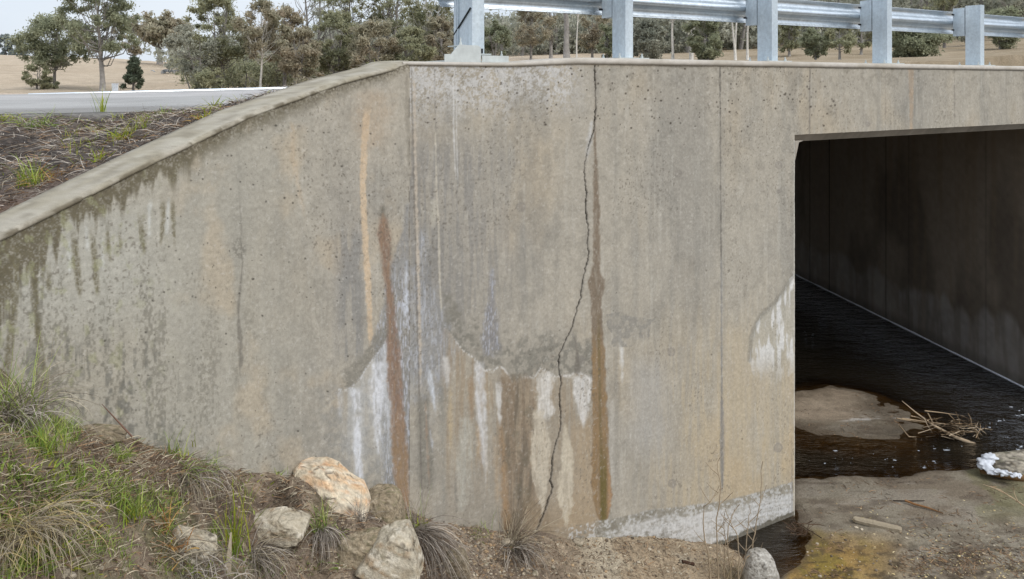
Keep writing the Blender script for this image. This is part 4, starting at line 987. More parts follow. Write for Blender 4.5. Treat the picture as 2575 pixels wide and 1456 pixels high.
# start each column beyond the far edge of the road
side = (FX - F0[0]) * FD[1] - (FY - F0[1]) * FD[0]
FZ = field_z(FX, FY)
FZ = np.where(side > -0.3, np.minimum(FZ, H - 1.2), FZ)
al_ = (FX - E0[0]) * CD[0] + (FY - E0[1]) * CD[1]; ac_ = (FX - E0[0]) * CD[1] - (FY - E0[1]) * CD[0]
ch = sstep(-3.5, -0.5, ac_) * (1 - sstep(5.5, 8.5, ac_)) * (al_ > 10) * (1 - sstep(33, 38, al_))
FZ = FZ * (1 - ch) + np.minimum(FZ, -0.4) * ch
def field_mat():
    m, N, L, b = newmat('dry_grass_field', 0.95, 0.1)
    n1 = noise(N, L, 0.08, 5, 0.6); n2 = noise(N, L, 1.2, 5, 0.7, stretch=(0.5, 1.5, 1)); n3 = noise(N, L, 9, 4, 0.7)
    c = ramp(N, L, n1, [(0.3, (0.39, 0.31, 0.225)), (0.55, (0.46, 0.375, 0.28)), (0.75, (0.33, 0.26, 0.18))])
    c = mixrgb(N, L, c, ramp(N, L, n2, [(0.3, 0.78), (0.7, 1.15)]), 1.0, 'MULTIPLY')
    c = mixrgb(N, L, c, ramp(N, L, n3, [(0.3, 0.72), (0.7, 1.2)]), 1.0, 'MULTIPLY')
    sx_ = N.new('ShaderNodeSeparateXYZ'); L.new(N.new('ShaderNodeTexCoord').outputs['Object'], sx_.inputs[0])
    n4 = noise(N, L, 0.35, 5, 0.65)
    mr2 = node(N, 'ShaderNodeMapRange'); mr2.inputs['From Min'].default_value = 3; mr2.inputs['From Max'].default_value = 22; L.new(sx_.outputs[0], mr2.inputs[0])
    mm_ = node(N, 'ShaderNodeMath', operation='MULTIPLY'); L.new(mr2.outputs[0], mm_.inputs[0]); L.new(ramp(N, L, n4, [(0.3, 0.35), (0.65, 1.0)]), mm_.inputs[1])
    c = mixrgb(N, L, c, (0.235, 0.185, 0.12), mm_.outputs[0])
    L.new(c, b.inputs['Base Color']); bump(N, L, b, n3, 0.8, 0.15)
    return m
field = mk('field', np.stack([FX, FY, FZ], -1).reshape(-1, 3), gridf(len(fy_), len(fa_)), field_mat(), None)
tag(field, 'pale dry grass paddock rising to a low crest', None, None, 'structure')

gxx, gyy = np.meshgrid(np.concatenate([np.linspace(-1500, -60, 12), np.linspace(-50, 50, 21), np.linspace(60, 1500, 12)]), np.concatenate([np.linspace(-1500, -40, 14), np.linspace(-30, 60, 19), np.linspace(80, 1500, 12)]))
gzz = -1.6 + np.where(gyy < -8, 2.0 * (1 - np.exp((gyy + 8) / 12.0)), 0) + np.clip(np.hypot(gxx, gyy) - 60, 0, 200) * 0.004
tag(mk('pasture', np.stack([gxx, gyy, gzz], -1).reshape(-1, 3), gridf(gxx.shape[0], gxx.shape[1]), field.data.materials[0], None), 'unseen low dry ground around the creek, added to block light from below', None, None, 'structure')  # unseen ground sheet, added to stop sky light coming from below
# rail on the far side of the road
p0 = px(-30, 236, 17.2); p1 = px(70, 234.8, 17.6); p2 = px(900, 213.5, 22.5)
frl = thing('guard_rail', 'pale far guard rail showing as a thin line beyond the road', 'guard rail', tuple(px(400, 224, 19.2)))
def strip_rail(name, a, b, mat, th=0.31):
    n = 40; P = np.linspace(a, b, n) - np.array(frl.location); d = (b - a)[:2]; d = d / np.linalg.norm(d); nn = np.array([d[1], -d[0]])
    pr = [(0.05, 0.0), (0.085, -0.02), (0.085, -0.09), (0.0, -0.13), (0.0, -0.18), (0.085, -0.22), (0.085, -0.29), (0.05, -0.31)]
    v = np.array([[[p_[0] + nn[0] * q, p_[1] + nn[1] * q, p_[2] + z] for q, z in pr] for p_ in P])
    return mk(name, v.reshape(-1, 3), gridf(n, len(pr)), mat, frl)
strip_rail('beam', np.array(p1), np.array(p2), M_GALV)
strip_rail('weathered_end', np.array(px(-160, 234, 16.9)), np.array(p1) - 0.002, plain('weathered_end', (0.40, 0.33, 0.27), 0.8))
for q in np.linspace(0.05, 0.95, 6):
    p_ = np.array(p1) * (1 - q) + np.array(p2) * q - np.array(frl.location)
    m = MB(); m.box((p_[0] - 0.05, p_[1] + 0.02, p_[2] - 1.0), (p_[0] + 0.05, p_[1] + 0.14, p_[2] - 0.03)); m.build('post', M_GALV, frl)
gp = px(289, 225, 24.0)
m = MB()
m.prism([(-0.085, -0.02), (0.085, -0.02), (0.085, 0.03), (0.06, 0.05), (-0.06, 0.05), (-0.085, 0.03)], -0.35, 0.175)
m.box((-0.088, -0.024, 0.150), (0.088, 0.052, 0.182))
o = m.build('marker_post', plain('grey_marker', (0.52, 0.55, 0.58), 0.6), None, False, tuple(gp))
tag(o, 'short grey marker post standing beyond the far rail next to a big trunk', 'post')

# ------------------------------------------------------------------ trees
def leaves(mb_v, centers, rad, n, l, wd, g, flat=0.75, hang=0.5):
    """diamond leaf sprays in clumps; returns verts, faces"""
    K_ = len(centers); c = np.repeat(centers, n, 0); r = np.repeat(rad, n)
    d = g.normal(size=(len(c), 3)); d /= np.linalg.norm(d, axis=1)[:, None]
    rr = r * np.minimum(np.abs(g.normal(0, 0.72, len(c))), 1.35)
    p = c + d * rr[:, None] * np.array([1, 1, flat])
    a = g.normal(size=(len(c), 3)); a[:, 2] -= hang; a /= np.linalg.norm(a, axis=1)[:, None]
    b = np.cross(a, g.normal(size=(len(c), 3))); b /= np.linalg.norm(b, axis=1)[:, None] + 1e-9
    L_ = l * (0.6 + 0.8 * g.random(len(c)))[:, None]; W_ = wd * (0.6 + 0.8 * g.random(len(c)))[:, None]
    v = np.stack([p - a * L_ * 0.5, p + b * W_ * 0.5, p + a * L_ * 0.5, p - b * W_ * 0.5], 1).reshape(-1, 3)
    return v

def tree(name, label, cat, u, y, topv, hw, kind, seed, bark=None, base=0.35, n=46, leaf=95, ls=(0.21, 0.085), lean=0.0, forks=1, r0=None, flat=0.75, sink=0.0, rc=0.26, zb=None, cone=False, group=None):
    g = np.random.default_rng(seed)
    x = (u - CX) / F * y; z0 = float(field_z(np.array(x), np.array(float(y)))) - sink if zb is None else zb
    Ht = H - (topv - HV) / F * y - z0; W = hw * y / F
    root = thing(name, label, cat, (x, y, z0), 0, group)
    mb = MB(); r0 = r0 or (0.05 + 0.017 * Ht)
    trunks = []
    for k_ in range(forks):
        az = g.uniform(0, 6.28); sp = (0.0 if forks == 1 else 0.35 * W)
        n_ = 9; f = np.linspace(0, 1, n_)
        tip = np.array([math.cos(az + k_ * 3.1) * sp + lean * Ht, math.sin(az + k_ * 3.1) * sp * 0.5, 0.84 * Ht])
        P = f[:, None] * tip[None, :]
        P[:, :2] += np.cumsum(g.normal(0, 0.022 * Ht * 0.35, (n_, 2)), 0) * f[:, None] ** 0.6
        P[0] = (0, 0, -0.25)
        rr_ = r0 * (1 - 0.82 * f) * (0.8 if forks > 1 else 1); rr_[0] *= 1.35
        mb.tube(P, rr_, 7); trunks.append((P, rr_))
    cz = base + (1 - base) * 0.5; cent = []
    while len(cent) < n:
        h_ = base + (1 - base) * g.random()
        pr = math.sqrt(max(0, 1 - ((h_ - cz) / ((1 - base) * 0.52)) ** 2)) if not cone else (1.05 - (h_ - base) / (1 - base)) ** 0.8
        a = g.uniform(0, 6.28); q = (0.35 + 0.65 * g.random() ** 0.6)
        lump = 0.5 + 0.95 * vn(np.array(math.cos(a) * 1.5 + 5), np.array(h_ * 5.0), seed)
        cent.append([math.cos(a) * W * q * pr * lump + lean * Ht * h_, math.sin(a) * W * q * pr * lump, Ht * h_ * 0.985])
    cent = np.array(cent)
    for c in cent:
        P, rr_ = trunks[g.integers(len(trunks))]
        fz = np.clip((c[2] / Ht) * (0.55 + 0.2 * g.random()) / 0.84, 0.12, 0.96)
        k_ = fz * 8; i_ = min(int(k_), 7); s0 = P[i_] * (1 - (k_ - i_)) + P[i_ + 1] * (k_ - i_); rs = np.interp(fz * 8, np.arange(9), rr_)
        mid = s0 * 0.5 + c * 0.5 + g.normal(0, 0.05 * W + 0.03, 3); mid[2] -= 0.06 * Ht * (1 if not cone else 0.2)
        q1 = s0 * 0.8 + mid * 0.2 + g.normal(0, 0.02 * W, 3); q3 = mid * 0.45 + c * 0.55 + g.normal(0, 0.05 * W, 3)
        mb.tube([s0, q1, mid, q3, c], np.array([0.42, 0.34, 0.25, 0.15, 0.05]) * min(rs, r0 * 0.75) + 0.004, 4, cap=False)
    mb.build('trunk', bark or M_BARK, root, True)
    ex = cent + g.normal(0, 0.13 * W, cent.shape) * np.array([1, 1, 0.9]); cent = np.concatenate([cent, ex])
    rad = W * rc * (0.35 + 0.75 * g.random(len(cent)))
    v = leaves(None, cent, rad, int(leaf * 1.6), ls[0], ls[1], g, flat)
    mk('crown', v, np.arange(len(v)).reshape(-1, 4), LEAF[kind], root, None, False)
    return root

TR = [
    # label, category, name, u, y, topv, hw, kind, kwargs
    ('bushy dark olive gum with a rounded crown at the left of the paddock', 'gum_tree', 137, 60, 48, 88, 'green', dict(base=0.36, n=60, leaf=120, lean=-0.02)),
    ('thin ragged sapling at the foot of the bushy left hand gum', 'sapling', 92, 57, 160, 34, 'olive', dict(base=0.2, n=20, leaf=60, forks=2)),
    ('low scrubby bush against the trunk of the bushy left hand gum', 'bush', 122, 57, 196, 24, 'olive', dict(base=0.1, n=14, leaf=60, forks=2)),
    ('tall dark gum with a thick straight trunk whose top leaves the picture', 'gum_tree', 259, 56, -85, 92, 'green', dict(base=0.34, n=74, leaf=105, r0=0.19, rc=0.2)),
    ('dark conical pine standing right of the tall thick trunked gum', 'pine_tree', 335, 54, 146, 25, 'pine', dict(base=0.08, n=46, leaf=120, cone=True, ls=(0.2, 0.07), bark=M_DBARK, rc=0.3)),
    ('thin brownish gum behind the dark conical pine', 'gum_tree', 333, 66, 38, 36, 'brown', dict(base=0.45, n=26, leaf=80)),
    ('umbrella shaped brownish gum alone on the crest of the paddock', 'gum_tree', 402, 118, 44, 66, 'brown', dict(base=0.5, n=44, leaf=120, ls=(0.5, 0.25), r0=0.4)),
    ('round brown tree on the crest beside the umbrella shaped gum', 'gum_tree', 455, 112, 78, 34, 'brown', dict(base=0.35, n=24, leaf=100, ls=(0.45, 0.22))),
    ('far blue grey tree with a pointed crown at the left end of the crest', 'gum_tree', 14, 150, 86, 18, 'far', dict(base=0.12, n=20, leaf=90, ls=(0.6, 0.3))),
    ('far low blue grey tree on the crest behind the bushy gum', 'gum_tree', 44, 150, 104, 20, 'far', dict(base=0.1, n=20, leaf=90, ls=(0.6, 0.3))),
    ('multi stemmed grey olive gum right of the crest trees', 'gum_tree', 548, 57, -10, 82, 'olive', dict(base=0.3, n=60, leaf=95, forks=3)),
    ('spreading low limbed gum leaning left over the paddock', 'gum_tree', 505, 55, 70, 62, 'grey', dict(base=0.25, n=30, leaf=80, forks=2, lean=-0.12)),
    ('low grey bush under the multi stemmed gum', 'bush', 520, 53, 178, 44, 'olive', dict(base=0.1, n=22, leaf=80, forks=3)),
    ('white trunked gum with a thin straight stem above the end of the far rail', 'gum_tree', 656, 55, 5, 58, 'brown', dict(base=0.42, n=44, leaf=100, bark=M_PALE, r0=0.09)),
    ('rust tinged gum right of the white trunked stem', 'gum_tree', 715, 58, 22, 62, 'rust', dict(base=0.28, n=52, leaf=110, forks=2)),
    ('brown bushy gum just above the sloping coping', 'gum_tree', 752, 54, 78, 52, 'brown', dict(base=0.15, n=44, leaf=100, forks=2)),
    ('half bare gum with pale forked branches rising out of the picture', 'gum_tree', 795, 66, -120, 90, 'grey', dict(base=0.45, n=46, leaf=26, bark=M_BARK, forks=2, rc=0.2, r0=0.2)),
    ('olive gum behind the brown bushy one over the coping', 'gum_tree', 845, 57, 30, 56, 'olive', dict(base=0.25, n=46, leaf=100, forks=2)),
    ('dark bare limbed gum leaning right above the coping', 'gum_tree', 872, 62, -60, 60, 'olive', dict(base=0.5, n=36, leaf=46, bark=M_DBARK, lean=0.05)),
    ('light brown gum with a domed crown left of the end post', 'gum_tree', 940, 55, 56, 60, 'brown', dict(base=0.2, n=54, leaf=110, forks=2)),
    ('tall olive gum with dark forks behind the domed brown one', 'gum_tree', 985, 64, -100, 76, 'olive', dict(base=0.42, n=56, leaf=66, forks=2)),
    ('low dull green gum beside the steel gusset bracket', 'gum_tree', 1030, 56, 66, 52, 'olive', dict(base=0.15, n=44, leaf=100, forks=2)),
    ('white limbed gum behind the left edge of the end post', 'gum_tree', 1072, 60, -60, 66, 'olive', dict(base=0.35, n=50, leaf=80, bark=M_PALE)),
    ('brown crowned gum hidden partly by the end post', 'gum_tree', 1110, 58, 40, 50, 'brown', dict(base=0.2, n=40, leaf=100)),
    ('dark green bush just right of the end post', 'bush', 1245, 60, 55, 40, 'green', dict(base=0.06, n=40, leaf=100, forks=2)),
    ('brown gum under the first rail span', 'gum_tree', 1335, 66, 15, 54, 'brown', dict(base=0.3, n=44, leaf=66, forks=2)),
    ('slender grey gum with open branches in the middle of the first span', 'gum_tree', 1385, 70, -40, 44, 'grey', dict(base=0.3, n=30, leaf=46)),
    ('thick grey trunk standing alone under the first rail span', 'gum_tree', 1426, 58, -260, 70, 'olive', dict(base=0.62, n=30, leaf=60, r0=0.24)),
    ('thin white stem beside the thick grey trunk', 'gum_tree', 1450, 56, -120, 40, 'grey', dict(base=0.6, n=20, leaf=50, bark=M_PALE, r0=0.06, lean=0.02)),
    ('rusty crowned gum left of the second post', 'gum_tree', 1490, 64, 22, 42, 'brown', dict(base=0.25, n=36, leaf=80)),
    ('green bush against the left face of the second post', 'bush', 1528, 60, 66, 32, 'green', dict(base=0.06, n=30, leaf=90, forks=2)),
    ('dense grey green wattle right of the second post', 'bush', 1628, 58, 52, 48, 'grey', dict(base=0.04, n=56, leaf=130, forks=3)),
    ('pale gum stem with a crooked fork right of the wattle', 'gum_tree', 1692, 56, -90, 46, 'olive', dict(base=0.55, n=24, leaf=60, bark=M_PALE, r0=0.11)),
    ('smooth pale gum with two limbs under the second rail span', 'gum_tree', 1738, 58, -200, 60, 'olive', dict(base=0.6, n=26, leaf=60, bark=M_PALE, r0=0.17, forks=2)),
    ('dark green broad bush in the middle of the second span', 'bush', 1775, 55, 30, 44, 'green', dict(base=0.05, n=56, leaf=120, forks=3)),
    ('pair of white stems left of the third post', 'gum_tree', 1850, 62, -160, 46, 'olive', dict(base=0.6, n=22, leaf=60, bark=M_PALE, r0=0.11, forks=2)),
    ('single white stem close to the third post', 'gum_tree', 1880, 64, -160, 40, 'grey', dict(base=0.6, n=20, leaf=60, bark=M_PALE, r0=0.10)),
    ('olive tree just right of the third post', 'gum_tree', 1985, 66, 30, 36, 'olive', dict(base=0.2, n=36, leaf=90)),
    ('small green sapling on the dry slope under the third span', 'sapling', 2052, 54, 78, 40, 'green', dict(base=0.12, n=32, leaf=80, forks=2)),
    ('thin stemmed sapling with sparse leaves left of the fourth post', 'sapling', 2112, 52, 60, 34, 'olive', dict(base=0.3, n=20, leaf=56)),
    ('dark leaved tree beside the fourth post', 'gum_tree', 2165, 66, 30, 34, 'olive', dict(base=0.2, n=34, leaf=90)),
    ('wide green wattle bush under the fourth span', 'bush', 2290, 52, 66, 62, 'green', dict(base=0.08, n=70, leaf=120, forks=4)),
    ('dark trunked tree left of the last post', 'gum_tree', 2375, 72, -20, 44, 'olive', dict(base=0.3, n=36, leaf=90, bark=M_DBARK)),
    ('small grey tree behind the last post', 'gum_tree', 2430, 74, 40, 36, 'grey', dict(base=0.25, n=30, leaf=90)),
    ('green bushy tree right of the last post above the dry slope', 'gum_tree', 2515, 66, 30, 52, 'green', dict(base=0.1, n=56, leaf=110, forks=2)),
    ('tall grey gum beyond the right end of the rail', 'gum_tree', 2560, 80, -80, 60, 'grey', dict(base=0.35, n=46, leaf=90)),
]
for i, (lb, nm, u, y, tv, hw, kd, kw) in enumerate(TR):
    tree(nm, lb, {'gum_tree': 'tree', 'sapling': 'sapling', 'bush': 'bush', 'pine_tree': 'tree'}[nm], u, y, tv, hw, kd, 100 + i, **kw)

# far-off wood on the rising ground: one mass
g = np.random.default_rng(5)
mb = MB(); cen = []; rad = []
for i in range(560):
    u = g.uniform(470, 2750); y = g.uniform(84, 132); x = (u - CX) / F * y
    z0 = float(field_z(np.array(x), np.array(y))); hgt = g.uniform(5, 10) * np.interp(u, [470, 700, 980, 1350, 2000, 2600], [0.35, 0.5, 0.5, 0.5, 0.95, 1.2])
    mb.tube([[x, y, z0 - 0.3], [x + g.normal(0, 0.3), y, z0 + hgt * 0.5], [x + g.normal(0, 0.6), y, z0 + hgt * 0.9]], [0.2, 0.14, 0.05], 5)
    for k_ in range(19):
        cen.append([x + g.normal(0, 1.5), y + g.normal(0, 1.2), z0 + hgt * g.uniform(0.03, 1.0)]); rad.append(g.uniform(0.6, 1.6))
mbv = leaves(None, np.array(cen), np.array(rad), 30, 0.5, 0.24, g)
wood = mk('wood', mbv, np.arange(len(mbv)).reshape(-1, 4), LEAF['grey'], None, None, False)
tag(wood, 'far grey green eucalypt wood covering the rising ground', 'wood', None, 'stuff')
wt = mb.build('wood_trunks', M_BARK, wood); wt['kind'] = 'stuff'
g = np.random.default_rng(6); cen = []; rad = []; mb = MB()
for i in range(150):
    u = g.uniform(478, 1150); y = g.uniform(58, 72); x = (u - CX) / F * y; z0 = float(field_z(np.array(x), np.array(y))); hgt = g.uniform(1.0, 2.6)
    mb.tube([[x, y, z0 - 0.2], [x + g.normal(0, .3), y, z0 + hgt * .5], [x + g.normal(0, .6), y, z0 + hgt]], [0.05, 0.04, 0.01], 4)
    for k_ in range(6): cen.append([x + g.normal(0, 0.7), y + g.normal(0, .5), z0 + hgt * g.uniform(0.1, 1.1)]); rad.append(g.uniform(0.35, 0.8))
sv = leaves(None, np.array(cen), np.array(rad), 46, 0.24, 0.09, g)
sc_ = tag(mk('undergrowth', sv, np.arange(len(sv)).reshape(-1, 4), LEAF['olive'], None, None, False), 'tangled olive undergrowth along the foot of the roadside gums', 'undergrowth', None, 'stuff')
mb.build('undergrowth_stems', M_BARK, sc_, True)['kind'] = 'stuff'
# grey fallen branches on the paddock
for (u, v, y, sc), lb in (((421, 192, 86, 1.0), 'heap of grey fallen branches on the dry paddock'), ((490, 200, 80, 0.9), 'smaller grey fallen branch heap nearer the leaning gum')):
    x = (u - CX) / F * y; z0 = float(field_z(np.array(x), np.array(float(y))))
    mb = MB()
    for k_ in range(26):
        a = g.uniform(0, 6.28); l = g.uniform(0.4, 1.1) * sc; c = g.normal(0, 0.35, 3) * np.array([1.4, 0.8, 0.2]) * sc
        d = np.array([math.cos(a), math.sin(a) * 0.6, g.uniform(-0.1, 0.5)])
        mb.tube([c - d * l / 2 + [0, 0, 0.15], c + [0, 0, 0.3], c + d * l / 2 + [0, 0, 0.2]], [0.05, 0.045, 0.02], 4)
    tag(mb.build('branch_heap', plain('grey_dead_wood', (0.34, 0.36, 0.38), 0.9), None, True, (x, y, z0)), lb, 'branches')

# ------------------------------------------------------------------ rocks
def ico(sub):
    import bmesh
    bm = bmesh.new(); bmesh.ops.create_icosphere(bm, subdivisions=sub, radius=1.0)
    v = np.array([q.co[:] for q in bm.verts]); f = np.array([[q.index for q in fc.verts] for fc in bm.faces]); bm.free()
    return v, f
ICO5 = ico(5); ICO4 = ico(4); ICO2 = ico(2); ICO1 = ico(1)
def n3(v, s, seed, o=4):
    return (fbm(v[:, 0] * s + 3.1, v[:, 1] * s + v[:, 2] * s * 0.73, seed, o) + fbm(v[:, 2] * s + 1.7, v[:, 0] * s * 0.81 - v[:, 1] * s, seed + 9, o)) * 0.5
def rock_mesh(base, size, seed, cuts=9, rough=0.10, strata=0.0, tilt=0.35, boxy=3.2):
    g = np.random.default_rng(seed); v, f = base; v = v.copy()
    v = v / ((np.abs(v) ** boxy).sum(1) ** (1 / boxy))[:, None]
    for _ in range(cuts + 6):
        n = g.normal(size=3) * np.array([1, 1, 0.8]); n /= np.linalg.norm(n); d = g.uniform(0.66, 0.98)
        q = v @ n; v = np.where((q > d)[:, None], v - (q - d)[:, None] * n[None, :] * 0.92, v)
    nn = v / (np.linalg.norm(v, axis=1)[:, None] + 1e-9)
    v = v + nn * (n3(v, 1.3, seed, 3) - 0.5)[:, None] * rough * 0.8 + nn * (np.abs(n3(v, 3.5, seed + 1, 4) - 0.5) * -1.6 + 0.15)[:, None] * rough + nn * (n3(v, 20, seed + 3, 3) - 0.5)[:, None] * rough * 0.5
    h = v[:, 2] * math.cos(tilt) + v[:, 0] * math.sin(tilt)
    hh = h * 3.6 + 1.6 * (n3(v, 1.4, seed + 2, 4) - 0.5)
    if strata:
        fr = hh - np.floor(hh); v = v + nn * (sstep(0.0, 0.22, fr) - 0.8 + 1.2 * (vn(np.floor(hh), hh * 0, seed) - 0.5))[:, None] * strata * 0.5
    return v * np.array(size), f, nn
def rock_col(v, seed, base, patches):
    ct, st_ = math.cos(0.34), math.sin(0.34); vs = np.stack([(v[:, 0] * ct - v[:, 2] * st_) * 0.8, v[:, 1], (v[:, 0] * st_ + v[:, 2] * ct) * 2.6], 1)
    c = lin(base) * np.ones((len(v), 3))
    for k_, (col, sc, lo, hi, st) in enumerate(patches):
        c = bl(c, col, sstep(lo - 0.03, hi + 0.03, n3(vs, sc * 1.3, seed + 20 + k_ * 3, 5)) * st)
    h = v[:, 2] * 0.94 + v[:, 0] * 0.34
    bed = fbm(h * 24 + 2.5 * n3(v, 2, seed + 60, 3), v[:, 0] * 1.6 + v[:, 1], seed + 61, 4)
    c = c * (0.78 + 0.44 * bed)[:, None]; fl = h * 3.4 + 0.9 * (n3(v, 1.6, seed + 64, 4) - 0.5); c = bl(c, (70, 60, 46), sstep(0.055, 0.015, np.abs(fl - np.floor(fl) - 0.5)) * sstep(0.42, 0.55, n3(v, 2.4, seed + 65, 3)) * 0.75); c = bl(c, (92, 82, 66), sstep(0.62, 0.72, bed) * sstep(0.4, 0.6, n3(v, 3, seed + 62, 3)) * 0.6)
    ck = np.abs(n3(v, 3.0, seed + 70, 4) - 0.5); c = bl(c, (66, 58, 48), sstep(0.022, 0.006, ck) * sstep(0.45, 0.6, n3(v, 1.5, seed + 71, 2)) * 0.8)
    return c * (0.62 + 0.76 * n3(v, 24, seed + 50, 4))[:, None]
CREAM = ((204, 190, 166), [((204, 166, 126), 2.4, 0.48, 0.6, 0.7), ((206, 196, 178), 5, 0.52, 0.62, 0.7), ((150, 140, 124), 9, 0.56, 0.66, 0.6), ((186, 132, 88), 5, 0.58, 0.66, 0.55)])
WHITE = ((172, 162, 143), [((206, 197, 180), 3, 0.5, 0.62, 0.8), ((136, 122, 100), 4, 0.54, 0.64, 0.6), ((148, 122, 92), 3, 0.56, 0.66, 0.7), ((108, 104, 82), 6, 0.6, 0.68, 0.6)])
TAN = ((140, 126, 104), [((172, 158, 136), 6, 0.5, 0.6, 0.7), ((98, 90, 70), 7, 0.54, 0.64, 0.7), ((106, 104, 74), 4, 0.56, 0.66, 0.6)])
GREYW = ((160, 155, 146), [((190, 186, 178), 4, 0.46, 0.6, 0.8), ((134, 128, 118), 9, 0.54, 0.64, 0.7)])
SPECK = ((150, 142, 128), [((190, 180, 162), 16, 0.5, 0.56, 0.9), ((80, 74, 66), 18, 0.54, 0.6, 0.9), ((112, 110, 84), 5, 0.56, 0.66, 0.5)])
def rock(label, u0, v0, u1, v1, pal, seed, y=None, dep=0.8, cuts=9, strata=0.0, rough=0.1, rz=0.0, ry=0.0, name='boulder', cat='rock', base=None, grp=None, boxy=3.2):
    uc = (u0 + u1) / 2
    if y is None: y = float(hit(uc, v0 * 0.25 + v1 * 0.75)[0, 1])
    hw = (u1 - u0) / 2 * y / F; hh = (v1 - v0) / 2 * y / F
    v, f, nn = rock_mesh(base or ICO5, (hw * 1.0, hw * dep, hh * 1.0), seed, cuts, rough, strata, 0.35, boxy)
    col = rock_col(v / hw, seed, pal[0], pal[1])
    o = mk(name, v, f, M_STONE, None, np.clip(col * K, 0.01, 0.85))
    o.location = tuple(px(uc, (v0 + v1) / 2, y)); o.rotation_euler = (0, ry, rz)
    return tag(o, label, cat, grp)
def slab(label, poly, pal, seed, y, dep, rough=0.10, strata=0.05, pn=3.5, lean=0.0):
    P = np.array(poly, float); uc, vc = P.mean(0); Q = np.c_[(P[:, 0] - uc), -(P[:, 1] - vc)] * y / F
    v, f = ICO5; g = np.random.default_rng(seed)
    th = np.arctan2(v[:, 2], v[:, 0]); d = np.c_[np.cos(th), np.sin(th)]; r = np.full(len(v), 1e9)
    for i in range(len(Q)):
        a = Q[i]; e = Q[(i + 1) % len(Q)] - a; den = d[:, 0] * e[1] - d[:, 1] * e[0]
        den = np.where(np.abs(den) < 1e-9, 1e-9, den); t = (a[0] * e[1] - a[1] * e[0]) / den; k = (a[0] * d[:, 1] - a[1] * d[:, 0]) / den
        r = np.where((t > 0) & (k >= -0.001) & (k <= 1.001), np.minimum(r, t), r)
    r = np.where(r > 1e8, np.median(r[r < 1e8]), r)
    rho = np.hypot(v[:, 0], v[:, 2]); s_ = (rho ** pn + np.abs(v[:, 1]) ** pn) ** (-1 / pn); rho, yy_ = rho * s_, v[:, 1] * s_
    hw = np.abs(Q[:, 0]).max()
    V = np.c_[d[:, 0] * r * rho, yy_ * dep, d[:, 1] * r * rho]
    for _ in range(7):
        n = np.array([g.normal(), -abs(g.normal()) - 0.4, g.normal() * 0.7 + 0.2]); n /= np.linalg.norm(n); q = V @ n; m_ = q.max() * g.uniform(0.78, 0.97)
        V = np.where((q > m_)[:, None], V - (q - m_)[:, None] * n[None], V)
    w_ = V / hw; nn = V / (np.linalg.norm(V, axis=1)[:, None] + 1e-9)
    hh = (w_[:, 2] * 0.94 + w_[:, 0] * 0.34) * 4.5 + 1.5 * (n3(w_, 1.4, seed + 2, 4) - 0.5); fr = hh - np.floor(hh)
    V = V + nn * hw * ((np.abs(n3(w_, 3.5, seed + 1, 4) - 0.5) * -1.4 + 0.12) * rough + (n3(w_, 18, seed + 3, 3) - 0.5) * rough * 0.5 + (sstep(0, 0.18, fr) - 0.8 + 1.0 * (vn(np.floor(hh), hh * 0, seed) - 0.5)) * strata * 0.5)[:, None]
    V[:, 1] += lean * V[:, 2]
    o = mk('boulder', V, f, M_STONE, None, np.clip(rock_col(w_, seed, pal[0], pal[1]) * 0.98, 0.01, 0.85), loc=tuple(px(uc, vc, y)))
    return tag(o, label, 'rock')
slab('cream boulder with orange patches leaning on the foot of the wing wall', [(730, 1194), (750, 1180), (778, 1184), (802, 1182), (838, 1194), (864, 1212), (882, 1222), (908, 1232), (930, 1260), (922, 1300), (880, 1330), (830, 1330), (780, 1290), (750, 1240)], CREAM, 11, 5.27, 0.15, 0.06, 0.06, 6.0, 0.55)
slab('grey rock with a brown face just right of the orange cream boulder', [(918, 1256), (940, 1244), (978, 1245), (1000, 1258), (1014, 1290), (1020, 1370), (920, 1370)], TAN, 12, 5.6, 0.16, 0.06, 0.05, 6, 0.3)
slab('whitish layered rock jutting from the soil below the orange cream boulder', [(618, 1314), (655, 1302), (706, 1297), (750, 1304), (775, 1314), (768, 1338), (752, 1350), (718, 1355), (684, 1346), (645, 1334)], WHITE, 13, 4.74, 0.10, 0.035, 0.09, 6.0, 0.4)
slab('tan cracked slab at the bottom left of the largest pale slab', [(828, 1368), (866, 1354), (930, 1350), (968, 1354), (976, 1400), (960, 1426), (900, 1430), (846, 1408)], TAN, 15, 4.86, 0.10, 0.04, 0.08, 6.0, 0.4)
slab('largest pale layered slab at the bottom below the grey rock', [(900, 1416), (950, 1358), (985, 1344), (1022, 1340), (1046, 1380), (1066, 1422), (1046, 1446), (985, 1452), (925, 1442)], WHITE, 14, 4.80, 0.12, 0.035, 0.07, 7.0, 0.5)
rock('small brown rock cut by the bottom edge left of the tan cracked slab', 734, 1384, 812, 1480, TAN, 15, 4.80, 0.9, 8, 0.05)
rock('pale grey rock cut by the bottom edge under the largest pale slab', 915, 1424, 992, 1500, GREYW, 16, 4.98, 0.8, 7, 0.03)
rock('squat tan boulder with mossy face right of the drooping dead tuft', 1110, 1388, 1190, 1490, TAN, 17, 5.62, 0.9, 7, 0.03)
rock('flat whitish rock half buried under grass at lower left', 424, 1334, 550, 1420, WHITE, 18, 3.98, 0.6, 8, 0.06, 0.12, 0.1, 0.35, boxy=4)
slab('rounded white boulder at the edge of the small pool', [(1876, 1412), (1888, 1392), (1908, 1385), (1930, 1388), (1944, 1404), (1956, 1440), (1960, 1500), (1880, 1510), (1868, 1450)], GREYW, 19, 7.02, 0.14, 0.10, 0.02, 2.6)
rock('speckled rounded boulder in the creek with white foam on its side', 2474, 1138, 2690, 1222, SPECK, 20, 9.35, 0.7, 6, 0.0, 0.10, boxy=2.5)
